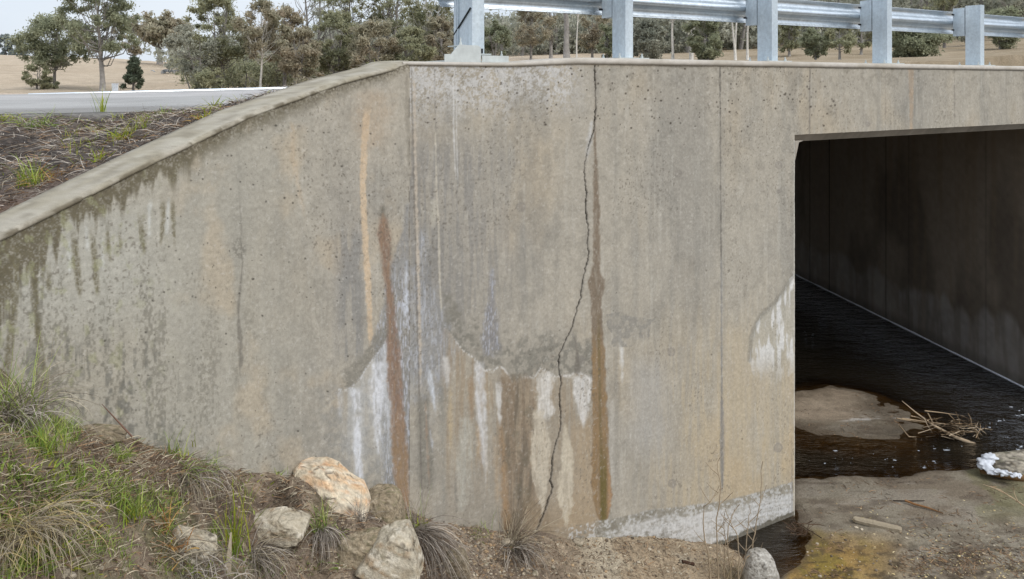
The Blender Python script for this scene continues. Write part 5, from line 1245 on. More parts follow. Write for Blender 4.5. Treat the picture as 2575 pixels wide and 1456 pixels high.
rock('flat tan slab at the foot of the wing wall beside the green clump', 170, 1072, 316, 1108, TAN, 21, 4.22, 0.5, 6, 0.03, 0.10, 0, 0.12, 'stone_slab')
g = np.random.default_rng(33)
ST = [(1062, 1372, 13), (1275, 1368, 14), (1452, 1366, 14), (838, 1280, 9), (880, 1372, 9), (965, 1340, 8), (190, 1430, 11), (165, 1470, 10), (160, 1460, 9), (310, 1437, 9), (255, 1432, 8), (178, 1458, 12), (700, 1320, 6), (1090, 1405, 10),
      (1110, 1370, 7), (1345, 1445, 10), (1010, 1410, 7), (560, 1250, 6), (1300, 1400, 7), (1390, 1430, 6), (1715, 1415, 8), (1595, 1420, 6), (1220, 1420, 8), (1155, 1370, 6), (740, 1250, 7)]
for i, (u, v, r) in enumerate(ST):
    p = hit(u, min(v, 1452))[0]
    rr_ = r * p[1] / F
    vv, f, nn = rock_mesh(ICO2, (rr_ * 1.25, rr_, rr_ * 0.6), 60 + i, 7, 0.14)
    o = mk('pebble', vv, f, M_STONE, None, np.clip(rock_col(vv / rr_, 60 + i, (168, 156, 138), TAN[1]) * K, 0.01, 0.85))
    o.location = (p[0], p[1], p[2] + rr_ * 0.12); o.rotation_euler = (0, 0, g.uniform(0, 6))
    tag(o, 'small pale stone lying loose on the brown bank soil', 'stone', 'small pale stones on the bank')

# loose gravel, leaf and twig litter: nobody could count it
def scatter_stones(name, label, pts, r, pal, seed):
    g = np.random.default_rng(seed); v0, f0 = ICO1; n = len(pts); nv = len(v0)
    R = r[:, None] * np.array([1.2, 1.0, 0.6]); a = g.uniform(0, 6.28, n)
    V = v0[None] * (0.8 + 0.4 * g.random((n, nv, 1))) * R[:, None, :]
    x = V[..., 0] * np.cos(a)[:, None] - V[..., 1] * np.sin(a)[:, None]; y = V[..., 0] * np.sin(a)[:, None] + V[..., 1] * np.cos(a)[:, None]
    V = np.stack([x, y, V[..., 2]], -1) + pts[:, None, :] + np.array([0, 0, 0.2])[None, None] * r[:, None, None]
    col = lin(np.array(pal)[g.integers(len(pal), size=n)]) * (0.7 + 0.6 * g.random((n, 1)))
    fc = (f0[None] + (np.arange(n) * nv)[:, None, None]).reshape(-1, 3)
    o = mk(name, V.reshape(-1, 3), fc, M_STONE, None, np.clip(np.repeat(col, nv, 0) * K, 0.01, 0.8), False)
    return tag(o, label, 'gravel', None, 'stuff')
def uvs(n, boxes, g):
    w_ = np.array([b[4] for b in boxes], float); k_ = g.choice(len(boxes), n, p=w_ / w_.sum()); b = np.array(boxes)[k_]
    return b[:, 0] + (b[:, 2] - b[:, 0]) * g.random(n), b[:, 1] + (b[:, 3] - b[:, 1]) * g.random(n)
g = np.random.default_rng(41)
u, v = uvs(5200, [(780, 1300, 1350, 1456, 3), (150, 1200, 800, 1456, 2), (1300, 1350, 1850, 1456, 1.6), (2020, 1320, 2575, 1456, 0.35), (1150, 1340, 1320, 1456, 1.2)], g)
p = hit(u, v); ok = p[:, 2] > 0.0
scatter_stones('gravel', 'fine loose gravel over the bank and the silt', p[ok], (0.0025 + 0.010 * g.random(ok.sum()) ** 4) * (p[ok][:, 1] / 5), [(178, 166, 146), (150, 134, 112), (120, 108, 94), (104, 92, 78), (160, 136, 106)], 42)

def ribbons(P0_, az, length, pitch, droop, width, col, segs=5, taper=1.0, wave=0.0, g=None, tipcol=None, ribs=True):
    """curved flat blades; all arrays of length n"""
    n = len(P0_); k_ = segs + 1
    pts = np.zeros((n, k_, 3)); pts[:, 0] = P0_; ph = np.array(pitch, float).copy(); a = np.array(az, float).copy()
    st = np.asarray(length) / segs
    for i in range(1, k_):
        d = np.stack([np.cos(a) * np.cos(ph), np.sin(a) * np.cos(ph), np.sin(ph)], 1)
        pts[:, i] = pts[:, i - 1] + d * st[:, None]
        ph = np.maximum(ph - np.asarray(droop) / segs, -1.5)
        if wave: a = a + g.normal(0, wave, n)
    sd_ = np.stack([-np.sin(az), np.cos(az), np.zeros(n)], 1)
    if g is not None:
        tw = g.uniform(-1.2, 1.2, n); sd_ = sd_ * np.cos(tw)[:, None] + np.array([0, 0, 1])[None] * np.sin(tw)[:, None]
    f = np.linspace(0, 1, k_); wd = np.asarray(width)[:, None] * (1 - taper * f ** 1.6)[None, :] * 0.5 + 0.0003
    V = np.stack([pts - sd_[:, None] * wd[..., None], pts + sd_[:, None] * wd[..., None]], 2)
    base = (np.arange(n) * k_ * 2)[:, None] + (np.arange(segs) * 2)[None, :]
    fc = np.stack([base, base + 1, base + 3, base + 2], -1).reshape(-1, 4)
    cc = np.repeat(col[:, None], k_, 1)
    if tipcol is not None: cc = cc * (1 - (f ** 1.5)[None, :, None]) + tipcol[:, None] * (f ** 1.5)[None, :, None]
    cc = np.repeat(cc[:, :, None], 2, 2)
    return V.reshape(-1, 3), fc, cc.reshape(-1, 3)

PALD = {'green': [(130, 152, 66), (148, 164, 80), (110, 134, 58), (166, 174, 98)], 'dry': [(168, 156, 134), (146, 134, 114), (186, 174, 150), (120, 108, 92)], 'grey': [(166, 156, 144), (140, 131, 120), (190, 180, 168), (112, 103, 94)],
        'straw': [(190, 170, 124), (176, 154, 108), (160, 146, 104), (200, 184, 144)], 'brown': [(120, 98, 76), (100, 82, 66), (146, 118, 90), (84, 70, 58)], 'lime': [(150, 158, 44), (166, 168, 60), (132, 148, 48)], 'rust': [(170, 126, 66), (150, 106, 60), (184, 148, 84)]}
def pick(kind, n, g):
    P_ = np.array(PALD[kind]); return lin(P_[g.integers(len(P_), size=n)]) * (0.75 + 0.5 * g.random((n, 1))) * 0.95
def scatter_blades(name, label, pts, kind, g, l=(0.03, 0.09), wd=0.003, pitch=(0.5, 1.5), droop=(0.2, 1.2), segs=3, cat='grass', mat=None):
    n = len(pts)
    V, fc, cc = ribbons(pts - np.array([0, 0, 0.004]), g.uniform(0, 6.28, n), g.uniform(l[0], l[1], n), g.uniform(*pitch, n), g.uniform(*droop, n), wd * g.uniform(0.6, 1.5, n), pick(kind, n, g), segs, 1.0, 0.2, g)
    o = mk(name, V, fc, mat or M_GRASS, None, cc, True)
    return tag(o, label, cat, None, 'stuff')
# ground cover of the lower bank
g = np.random.default_rng(51)
def masked(n, boxes, thr, seed, g):
    u, v = uvs(n, boxes, g); m = fbm(u * 0.012, v * 0.018, seed, 3) > thr; u, v = u[m], v[m]
    return hit(u, v)
p = masked(7600, [(-420, 1000, 0, 1456, 3.2), (0, 1140, 330, 1456, 3), (260, 1180, 460, 1350, 1.6), (60, 1050, 200, 1200, 1.2), (380, 1330, 700, 1456, 1.6), (500, 1200, 640, 1330, 0.5), (700, 1330, 860, 1456, 0.5)], 0.44, 52, g)
scatter_blades('ground_grass', 'short green grass and weeds sprouting over the lower bank', p, 'green', g, (0.03, 0.085), 0.0042)
p = masked(1500, [(0, 1150, 330, 1456, 3), (260, 1180, 700, 1400, 1), (640, 1180, 760, 1200, 0.3)], 0.5, 54, g)
scatter_blades('lime_weeds', 'yellow green low weeds over the lower bank', p, 'lime', g, (0.02, 0.05), 0.008, (0.2, 1.2), (0.2, 1.0))
p = masked(1100, [(0, 1180, 330, 1330, 3), (0, 1390, 130, 1456, 1.2), (380, 1200, 560, 1260, 0.5)], 0.52, 58, g)
scatter_blades('leafy_weeds', 'bright green leafy weeds in patches over the lower bank', p, 'green', g, (0.025, 0.06), 0.011, (0.3, 1.3), (0.2, 1.0))
# litter lying flat
u, v = uvs(19500, [(-420, 980, 0, 1456, 2.3), (0, 1080, 760, 1456, 3), (700, 1200, 1350, 1456, 2), (1300, 1350, 1900, 1456, 1.0), (180, 1085, 620, 1260, 1.6)], g)
p = hit(u, v); p = p[p[:, 2] > 0.01] + np.array([0, 0, 0.006])
n_ = len(p)
scatter_blades('leaf_litter', 'dead grass stems and leaf litter covering the lower bank', p[: n_ // 2], 'brown', g, (0.02, 0.10), 0.004, (-0.1, 0.35), (0.0, 0.6), 3, 'litter', M_TWIG)
scatter_blades('straw_litter', 'pale dead straw lying over the lower bank', p[n_ // 2:], 'dry', g, (0.02, 0.11), 0.0028, (-0.05, 0.45), (0.1, 0.9), 4, 'litter', M_TWIG)
t = g.uniform(0, 3.4, 16000); a = g.uniform(0.01, 0.9, 16000) ** 0.9
p = emb_at(t, a) + np.array([0, 0, 0.006])
scatter_blades('twig_litter', 'dark twigs and dead stems covering the soil above the wing wall', p[:8000], 'brown', g, (0.03, 0.12), 0.004, (-0.05, 0.4), (0.0, 0.8), 4, 'litter', M_TWIG)
scatter_blades('bleached_stems', 'bleached dead grass stems on the soil above the wing wall', p[8000:14500], 'grey', g, (0.04, 0.20), 0.0032, (0.0, 0.6), (0.2, 1.2), 5, 'litter', M_TWIG)
k_ = 14500 + np.where(fbm(t[14500:] * 2.0, a[14500:] * 4, 55, 3) > 0.5)[0]
scatter_blades('short_weeds', 'short yellow green grass scattered on the soil above the wing wall', p[k_], 'lime', g, (0.03, 0.09), 0.004)
# debris on the silt bars
u, v = uvs(3000, [(2000, 1200, 2575, 1456, 3), (2000, 980, 2260, 1110, 0.8), (2040, 1380, 2575, 1456, 2)], g)
m = fbm(u * 0.010, v * 0.03, 56, 4) > 0.5
p = hit(u[m], v[m]); p = p[p[:, 2] > 0.0] + np.array([0, 0, 0.005])
scatter_blades('silt_litter', 'dark twigs and leaves stranded on the wet silt', p, 'brown', g, (0.02, 0.10), 0.007, (-0.05, 0.2), (0, 0.3), 3, 'litter', M_TWIG)
u, v = uvs(420, [(2080, 1260, 2575, 1456, 3), (2300, 1390, 2575, 1456, 3)], g)
p = hit(u, v); p = p[p[:, 2] > 0.0] + np.array([0, 0, 0.005])
scatter_blades('yellow_leaf_litter', 'tiny yellow leaves strewn on the silt', p, 'straw', g, (0.012, 0.035), 0.010, (-0.05, 0.2), (0, 0.3), 2, 'litter', M_TWIG)

# ------------------------------------------------------------------ tufts, one thing each
def tuft(label, at, parts, seed, name='grass_tuft', cat='grass', group=None):
    """parts: (palette, n, radius, length range, pitch range, droop range, width, azimuth centre or None, azimuth spread)"""
    g = np.random.default_rng(seed); Vs, Fs, Cs = [], [], []; off = 0
    for pal, n, r, l, pit, dr, wd, az0, azs in parts:
        a = g.uniform(0, 6.28, n) if az0 is None else az0 + g.normal(0, azs, n)
        b = g.normal(0, r, (n, 3)) * np.array([1, 1, 0.0]); b[:, 2] -= 0.02
        V, fc, cc = ribbons(b, a, g.uniform(l[0], l[1], n), g.uniform(*pit, n), g.uniform(*dr, n), wd * g.uniform(0.7, 1.4, n), pick(pal, n, g), 7, 1.0, 0.13, g)
        Vs.append(V); Fs.append(fc + off); Cs.append(cc); off += len(V)
    o = mk(name, np.concatenate(Vs), np.concatenate(Fs), M_GRASS, None, np.concatenate(Cs), True)
    o.location = tuple(at)
    return tag(o, label, cat, group)
def G(u, v): return hit(u, v)[0]
DN = -1.0     # towards the viewer and down the slope
tuft('big grey dry tussock with long green blades at the left edge of the lower bank', G(25, 1050), [('grey', 330, 0.06, (0.15, 0.42), (0.3, 1.4), (1.2, 2.8), 0.0035, None, 0), ('dry', 150, 0.05, (0.2, 0.5), (0.5, 1.4), (1.0, 2.4), 0.003, None, 0), ('green', 90, 0.05, (0.15, 0.42), (0.9, 1.5), (0.2, 1.0), 0.004, None, 0)], 201)
tuft('fine green grass clump leaning on the dry tussock at left', G(98, 1135), [('green', 210, 0.055, (0.08, 0.26), (0.8, 1.5), (0.2, 1.2), 0.0032, None, 0), ('lime', 60, 0.05, (0.06, 0.16), (0.6, 1.4), (0.4, 1.2), 0.0035, None, 0)], 202)
tuft('broad straw coloured tussock sweeping downhill at the bottom left corner', G(55, 1325), [('straw', 210, 0.07, (0.12, 0.36), (0.3, 1.2), (1.2, 2.6), 0.003, DN, 0.9), ('dry', 240, 0.07, (0.12, 0.42), (0.2, 1.1), (1.2, 2.6), 0.003, DN + 0.4, 0.8), ('green', 40, 0.06, (0.08, 0.2), (0.6, 1.3), (0.5, 1.5), 0.0035, None, 0)], 203)
tuft('small green and dry tuft on the bare soil below the flat slab', G(292, 1152), [('green', 70, 0.03, (0.06, 0.17), (0.4, 1.3), (0.5, 1.8), 0.004, None, 0), ('dry', 70, 0.03, (0.06, 0.2), (0.1, 0.9), (0.6, 2.0), 0.003, None, 0)], 204)
tuft('large drooping dead tuft with green crown in the middle of the bank', G(462, 1195), [('dry', 260, 0.045, (0.12, 0.34), (0.1, 1.0), (1.6, 3.0), 0.0036, DN - 0.3, 1.1), ('grey', 180, 0.05, (0.1, 0.34), (0.0, 0.9), (1.6, 3.0), 0.0032, DN - 0.2, 1.0), ('green', 60, 0.04, (0.1, 0.24), (0.4, 1.2), (0.8, 2.2), 0.004, None, 0), ('brown', 60, 0.05, (0.08, 0.2), (0.0, 0.8), (1.0, 2.5), 0.004, DN, 1.0)], 205)
tuft('green clump with dead thatch right beside the large drooping tuft', G(520, 1185), [('green', 60, 0.03, (0.07, 0.2), (0.5, 1.3), (0.6, 2.0), 0.0035, None, 0), ('grey', 110, 0.035, (0.08, 0.26), (0.2, 1.2), (1.2, 2.6), 0.003, DN + 0.6, 0.9)], 206)
tuft('upright bright green blades growing left of the large drooping tuft', G(312, 1300), [('green', 46, 0.045, (0.14, 0.3), (1.1, 1.5), (0.1, 0.7), 0.006, None, 0), ('lime', 30, 0.05, (0.06, 0.16), (0.8, 1.4), (0.2, 1.0), 0.005, None, 0)], 207)
tuft('short green blades at the edge of the bare soil patch', G(190, 1210), [('green', 80, 0.06, (0.05, 0.14), (0.8, 1.5), (0.2, 1.2), 0.005, None, 0)], 208)
tuft('tall light green blades rising from a dry tuft left of the layered rocks', G(588, 1395), [('lime', 22, 0.03, (0.28, 0.44), (1.2, 1.52), (0.05, 0.5), 0.008, None, 0), ('green', 24, 0.03, (0.15, 0.32), (1.0, 1.5), (0.1, 0.8), 0.006, None, 0)], 209)
tuft('silvery dead tussock cut by the bottom edge left of the layered rocks', G(635, 1405), [('grey', 280, 0.045, (0.12, 0.34), (0.2, 1.2), (1.5, 3.0), 0.004, DN + 0.1, 0.9), ('dry', 120, 0.05, (0.12, 0.36), (0.2, 1.2), (1.2, 2.8), 0.0035, DN + 0.6, 0.8)], 210)
tuft('tuft with green shoots hanging between the whitish layered rock and the tan slab', G(805, 1330), [('green', 70, 0.028, (0.08, 0.22), (0.8, 1.5), (0.2, 1.4), 0.0035, None, 0), ('grey', 120, 0.02, (0.12, 0.32), (-0.1, 0.7), (1.8, 3.0), 0.0036, DN + 0.1, 0.5)], 211)
tuft('long dead tussock hanging down over the right end of the largest pale slab', G(1040, 1335), [('grey', 240, 0.03, (0.2, 0.66), (-0.2, 0.7), (1.1, 2.3), 0.005, DN + 0.35, 0.35), ('brown', 120, 0.03, (0.15, 0.45), (-0.2, 0.7), (1.3, 2.4), 0.004, DN + 0.2, 0.4), ('grey', 60, 0.05, (0.15, 0.46), (0.6, 1.5), (0.1, 0.7), 0.0032, None, 0), ('green', 14, 0.05, (0.15, 0.34), (1.0, 1.5), (0.1, 0.6), 0.003, None, 0), ('lime', 26, 0.03, (0.05, 0.16), (0.4, 1.4), (0.2, 1.2), 0.007, None, 0)], 212)
tuft('dead twiggy tuft with stiff pale stems below the crack', G(1285, 1375), [('dry', 100, 0.035, (0.25, 0.68), (0.4, 1.35), (0.1, 1.3), 0.0042, 0.6, 0.9), ('grey', 200, 0.05, (0.12, 0.45), (-0.1, 0.8), (0.8, 2.2), 0.0045, DN + 0.3, 0.8), ('brown', 60, 0.04, (0.1, 0.3), (-0.1, 0.6), (0.8, 2.0), 0.004, DN + 0.3, 0.8), ('lime', 14, 0.02, (0.06, 0.14), (0.4, 1.3), (0.2, 1.0), 0.006, None, 0)], 213)
tuft('small grey dead tuft between the cream boulder and the tan cracked slab', G(905, 1310), [('grey', 90, 0.02, (0.08, 0.22), (0.6, 1.5), (0.2, 1.8), 0.003, None, 0)], 214)
tuft('matted dead grass at the bottom edge under the half buried white rock', G(465, 1446), [('grey', 330, 0.12, (0.1, 0.3), (0.0, 1.2), (0.6, 2.4), 0.0032, None, 0), ('lime', 40, 0.1, (0.05, 0.14), (0.4, 1.4), (0.2, 1.2), 0.005, None, 0)], 215)
tuft('dead stems sprawling over the half buried white rock', G(420, 1385), [('dry', 60, 0.08, (0.15, 0.4), (0.1, 1.0), (0.6, 1.8), 0.003, None, 0), ('rust', 40, 0.07, (0.05, 0.14), (0.4, 1.3), (0.2, 1.2), 0.005, None, 0)], 216)
tuft('fresh green weed clump at the very bottom left corner', G(20, 1430), [('green', 120, 0.06, (0.05, 0.13), (0.5, 1.5), (0.2, 1.4), 0.007, None, 0)], 217)
tuft('green sprig on top of the soil left of the cream boulder', G(690, 1190), [('green', 60, 0.03, (0.03, 0.09), (0.7, 1.5), (0.2, 1.0), 0.004, None, 0)], 218)
tuft('green shoots at the foot of the wing wall above the large drooping tuft', G(430, 1142), [('green', 26, 0.05, (0.06, 0.2), (1.1, 1.5), (0.1, 0.7), 0.005, None, 0), ('lime', 40, 0.06, (0.03, 0.08), (0.5, 1.4), (0.2, 1.0), 0.006, None, 0)], 219)
tuft('sparse green shoots at the foot of the headwall between the dead tufts', G(1190, 1345), [('green', 22, 0.06, (0.08, 0.22), (0.6, 1.3), (0.1, 0.8), 0.0035, None, 0), ('dry', 26, 0.07, (0.1, 0.3), (0.3, 1.2), (0.2, 1.0), 0.0022, None, 0)], 220)
tuft('grey withered tuft at the bottom under the squat tan boulder', G(1130, 1448), [('grey', 50, 0.04, (0.06, 0.2), (0.2, 1.2), (0.4, 1.8), 0.003, None, 0)], 221)
tuft('reddish dry weed tuft in the grass below the drooping tuft', G(405, 1330), [('rust', 50, 0.03, (0.05, 0.16), (0.7, 1.5), (0.2, 1.0), 0.004, None, 0), ('green', 40, 0.04, (0.05, 0.12), (0.6, 1.5), (0.2, 1.0), 0.004, None, 0)], 222)
# on the slope above the wing wall
B = emb_hit
tuft('grey green tussock beside the road at upper left', B(85, 318), [('green', 90, 0.06, (0.1, 0.3), (0.3, 1.3), (0.8, 2.0), 0.005, None, 0), ('grey', 90, 0.06, (0.1, 0.3), (0.1, 1.1), (0.8, 2.0), 0.004, None, 0)], 231)
tuft('slim green grass head rising against the road', B(254, 282), [('lime', 12, 0.012, (0.16, 0.28), (1.2, 1.52), (0.1, 0.5), 0.010, None, 0), ('green', 10, 0.03, (0.1, 0.3), (1.1, 1.5), (0.1, 0.6), 0.005, None, 0)], 232)
tuft('star shaped bright green tuft at the road edge', B(540, 272), [('lime', 34, 0.018, (0.09, 0.22), (0.2, 1.45), (0.1, 1.0), 0.014, None, 0)], 233)
tuft('yellow green tuft with orange base in the middle of the soil slope', B(312, 352), [('lime', 90, 0.035, (0.06, 0.18), (0.5, 1.5), (0.3, 1.5), 0.005, None, 0), ('rust', 70, 0.05, (0.05, 0.14), (0.2, 1.2), (0.4, 1.8), 0.004, None, 0), ('dry', 40, 0.05, (0.08, 0.22), (0.0, 0.8), (0.4, 1.4), 0.003, None, 0)], 234)
tuft('grey green weed clump under the road edge near the coping', B(418, 300), [('green', 70, 0.05, (0.06, 0.16), (0.5, 1.5), (0.2, 1.2), 0.008, None, 0), ('grey', 40, 0.06, (0.08, 0.2), (0.1, 0.9), (0.4, 1.4), 0.004, None, 0)], 235)
tuft('yellow weed clump where the soil meets the coping', B(525, 298), [('lime', 60, 0.05, (0.04, 0.12), (0.3, 1.4), (0.3, 1.5), 0.008, None, 0), ('rust', 40, 0.05, (0.04, 0.12), (0.2, 1.2), (0.4, 1.5), 0.006, None, 0)], 236)
tuft('two upright green blades at the far left of the soil slope', B(46, 468), [('lime', 16, 0.012, (0.08, 0.19), (1.1, 1.5), (0.1, 0.6), 0.007, None, 0)], 237)
tuft('taller green blades standing beside the two upright ones', B(92, 462), [('green', 26, 0.03, (0.1, 0.27), (1.0, 1.5), (0.1, 0.8), 0.006, None, 0), ('lime', 20, 0.03, (0.08, 0.2), (0.9, 1.5), (0.1, 0.8), 0.006, None, 0)], 238)
tuft('small lime sprout close to the coping', B(244, 408), [('lime', 20, 0.014, (0.06, 0.13), (0.8, 1.5), (0.1, 0.8), 0.009, None, 0)], 239)
tuft('straw and orange tangle along the coping at left', B(140, 442), [('rust', 120, 0.10, (0.05, 0.16), (0.0, 1.2), (0.4, 1.8), 0.004, None, 0), ('dry', 120, 0.12, (0.06, 0.2), (0.0, 1.0), (0.4, 1.8), 0.0035, None, 0)], 240)
tuft('low lime weeds along the road edge at far left', B(8, 296), [('lime', 60, 0.06, (0.04, 0.1), (0.3, 1.4), (0.3, 1.2), 0.007, None, 0)], 241)
tuft('pale blades standing in the middle of the dark soil', B(352, 322), [('dry', 30, 0.05, (0.1, 0.24), (0.4, 1.4), (0.1, 1.0), 0.004, None, 0), ('lime', 18, 0.03, (0.08, 0.18), (0.9, 1.5), (0.1, 0.8), 0.006, None, 0)], 242)

# ------------------------------------------------------------------ sticks, stalks and drift
def stick(name, label, cat, pts, r, col, sub=None, group=None):
    mb = MB(); pts = np.array(pts, float); o0 = pts[0].copy()
    mb.tube(pts - o0, r, 6, c=lin(col) * 0.9)
    for s_ in (sub or []): mb.tube(np.array(s_[0]) - o0, s_[1], 5, c=lin(col) * 0.9)
    return tag(mb.build(name, M_TWIG, None, True, tuple(o0)), label, cat, group)
def yat(u, v, h=0.0): 
    p = hit(u, v)[0]; return p + np.array([0, 0, h])
y_ = 4.02
stick('red_stick', 'thin reddish stick leaning against the wing wall at left', 'stick', [px(332, 1098, 4.2), px(295, 1058, 4.17), px(256, 1016, 4.2)], [0.005, 0.004, 0.0015], (116, 90, 76))
# weathered board and stick on the silt
def board(label, ua, va, ub, vb, w_, th, col):
    a = yat(ua, va); b = yat(ub, vb); d = b - a; L_ = np.linalg.norm(d[:2]); ang = math.atan2(d[1], d[0])
    n = 24; f = np.linspace(0, 1, n); mb = MB(); g = np.random.default_rng(8)
    prof = np.array([(-0.5, 0), (-0.5, 0.8), (-0.35, 1.0), (0.0, 1.04), (0.35, 1.0), (0.5, 0.8), (0.5, 0)])
    V = []
    for i in range(n):
        ww = w_ * (0.75 + 0.35 * math.sin(math.pi * (0.15 + 0.8 * f[i]))) * (0.5 if i in (0, n - 1) else 1); tz = th * (1 + 0.03 * g.normal())
        V += [[f[i] * L_, p_ * ww + 0.0015 * g.normal(), q * tz] for p_, q in prof]
    V = np.array(V); fc = list(gridf(n, len(prof)))
    c = lin(col) * (0.7 + 0.6 * fbm(V[:, 0] * 1.2, V[:, 1] * 120, 9, 3))[:, None]
    o = mk('driftwood_board', V, [np.array(fc), np.array([[0, 6, 5, 1], [1, 5, 4, 2]])], M_TWIG, None, c, False)
    o.location = (a[0], a[1], min(a[2], b[2]) + 0.012); o.rotation_euler = (0, 0, ang)
    return tag(o, label, 'board')
board('weathered grey board lying on the silt', 2146, 1312, 2268, 1340, 0.085, 0.035, (150, 138, 118))
stick('brown_stick', 'brown curved stick on the silt behind the grey board', 'stick', [yat(2276, 1268, .03), yat(2300, 1274, .025), yat(2335, 1284, .02), yat(2372, 1294, .01)], [0.012, 0.012, 0.010, 0.004], (132, 96, 62))
stick('dark_stick', 'short dark stick on the sandy soil below the headwall', 'stick', [yat(1715, 1419, .015), yat(1745, 1424, .015)], [0.015, 0.014], (70, 50, 38))
stick('dark_twig', 'dark forked twig near the water line of the front silt bar', 'stick', [yat(2246, 1263, .01), yat(2285, 1265, .015), yat(2325, 1262, .01)], [0.006, 0.006, 0.003], (60, 52, 44))
fr_ = yat(2575, 1268, 0.10)
stick('forked_branch', 'bare pale forked branch at the right edge of the silt', 'branch', [yat(2660, 1310, 0.02), px(2575, 1272, 8.3), px(2540, 1248, 8.35), px(2490, 1222, 8.4)], [0.011, 0.009, 0.007, 0.003], (172, 150, 122),
      [([px(2545, 1252, 8.35), px(2515, 1232, 8.3), px(2472, 1218, 8.3)], [0.007, 0.005, 0.002]), ([px(2560, 1262, 8.3), px(2550, 1240, 8.4), px(2548, 1222, 8.4)], [0.005, 0.004, 0.002])])
lg = []
stick('log', 'brown water worn log lying in the creek below the speckled boulder', 'log', [px(2690, 1222, 9.0), px(2600, 1206, 9.05), px(2520, 1192, 9.1), px(2465, 1184, 9.15)], [0.06, 0.055, 0.05, 0.025], (118, 92, 62))
# drift heap caught on the far bar
g = np.random.default_rng(77)
o_ = px(2390, 1085, 10.15)
mb = MB()
def T3(u, v, y): return np.array(px(u, v, y)) - o_
yd = 10.2
mb.tube([T3(2452, 1118, yd - .15), T3(2400, 1098, yd - .1), T3(2345, 1068, yd), T3(2300, 1035, yd + .1), T3(2268, 1008, yd + .2)], [0.026, 0.022, 0.014, 0.009, 0.004], 6, lin((176, 156, 130)))
for a_ in ([(2268, 1052), (2340, 1062), (2420, 1072), (2460, 1070)], [(2260, 1068), (2285, 1098), (2320, 1100), (2352, 1096)], [(2325, 1033), (2370, 1038), (2425, 1046)], [(2333, 1038), (2345, 1062), (2352, 1076)], [(2290, 1046), (2310, 1050), (2330, 1062)], [(2255, 1052), (2300, 1060), (2350, 1064)], [(2450, 1120), (2490, 1124), (2520, 1128)]):
    mb.tube([T3(p_[0], p_[1], yd + g.uniform(-.1, .1)) for p_ in a_], np.linspace(0.009, 0.003, len(a_)), 5, lin((158, 138, 112)))
for k_ in range(85):
    c = np.array([g.normal(2405, 36), g.normal(1080, 15)]); l = g.uniform(6, 36); an = g.normal(0.3, 0.9)
    d = np.array([math.cos(an), math.sin(an) * 0.6]) * l
    bnd = g.normal(0, 5, 2)
    mb.tube([T3(c[0] - d[0], min(c[1] - d[1], 1112), yd + g.uniform(-.2, .2)), T3(c[0] + bnd[0], min(c[1] + bnd[1], 1112), yd + g.uniform(-.2, .2)), T3(c[0] + d[0], min(c[1] + d[1], 1112), yd + g.uniform(-.2, .2))], [0.005, 0.0045, 0.0015], 4, lin(random.choice([(150, 128, 100), (110, 90, 68), (176, 158, 134), (84, 70, 54)])))
tag(mb.build('driftwood_heap', M_TWIG, None, True, tuple(o_)), 'tangled heap of pale driftwood caught on the silt bar inside the culvert', 'driftwood')
# little drift by the corner of the wall
mb = MB(); o_ = px(2020, 1330, 7.95)
for k_ in range(30):
    c = T3(g.normal(2014, 16), g.normal(1330, 10), 8.0 + g.uniform(-.1, .1)); d = g.normal(0, 0.06, 3) * np.array([1.3, 1, 0.35])
    mb.tube([c - d, c + g.normal(0, 0.015, 3), c + d], [0.004, 0.004, 0.0015], 4, lin(random.choice([(92, 72, 56), (74, 60, 48), (116, 96, 76)])))
tag(mb.build('twig_heap', M_TWIG, None, True, tuple(o_)), 'small bunch of brown twigs caught at the foot of the wall corner', 'twigs')
# foam on the boulder; white flecks on the water standing in for sky sparkle
def blob(name, label, pts, r, col, kind=None, cat='foam'):
    v0, f0 = ICO2; V = []; Fc = []; off = 0; g = np.random.default_rng(12)
    for p_, rr_ in zip(pts, r):
        nn = v0 * (1 + 0.25 * (n3(v0 + p_[0], 2.2, 7, 2) - 0.5))[:, None]
        V.append(nn * np.array([rr_ * 1.3, rr_, rr_ * 0.55]) + p_); Fc.append(f0 + off); off += len(v0)
    o = mk(name, np.concatenate(V), np.concatenate(Fc), plain(name + '_surface', col, 0.5, 0.4, 0, 0.08, 30), None)
    return tag(o, label, cat, None, kind)
g = np.random.default_rng(13)
path = np.array([px(u, v, y) for u, v, y in [(2492, 1148, 9.22), (2478, 1158, 9.2), (2474, 1168, 9.16), (2482, 1176, 9.12), (2498, 1183, 9.06), (2518, 1189, 9.0), (2540, 1193, 8.96), (2566, 1197, 8.92)]])
f_ = g.random(520) ** 1.3 * (len(path) - 1)
pp = np.stack([np.interp(f_, np.arange(len(path)), path[:, q]) for q in range(3)], 1) + g.normal(0, 0.022, (520, 3)) * np.array([1.3, 1, 0.6])
blob('foam', 'white foam clinging to the side of the speckled boulder', pp, (0.012 + 0.020 * g.random(520) ** 2) * (1.15 - 0.6 * f_ / (len(path) - 1)), (0.52, 0.54, 0.58), 'stuff')
rm = C.objects['foam'].modifiers.new('crust', 'REMESH'); rm.mode = 'VOXEL'; rm.voxel_size = 0.007; rm.use_smooth_shade = True
C.objects['foam'].modifiers.new('soft', 'SMOOTH').iterations = 9
u, v = uvs(420, [(2460, 1020, 2575, 1135, 3), (2010, 1120, 2440, 1180, 1.2), (2005, 770, 2080, 860, 0.9), (2100, 800, 2575, 1000, 0.2)], g)
k_ = fbm(u * 0.03, v * 0.05, 57, 3) > 0.60; u, v = u[k_], v[k_]
y = H * F / (v - HV); V = np.stack([(u - CX) / F * y, y, np.zeros(len(u))], 1); V = V[gz(V[:, 0], V[:, 1]) < -0.03]
vv = []; ff = []; off = 0
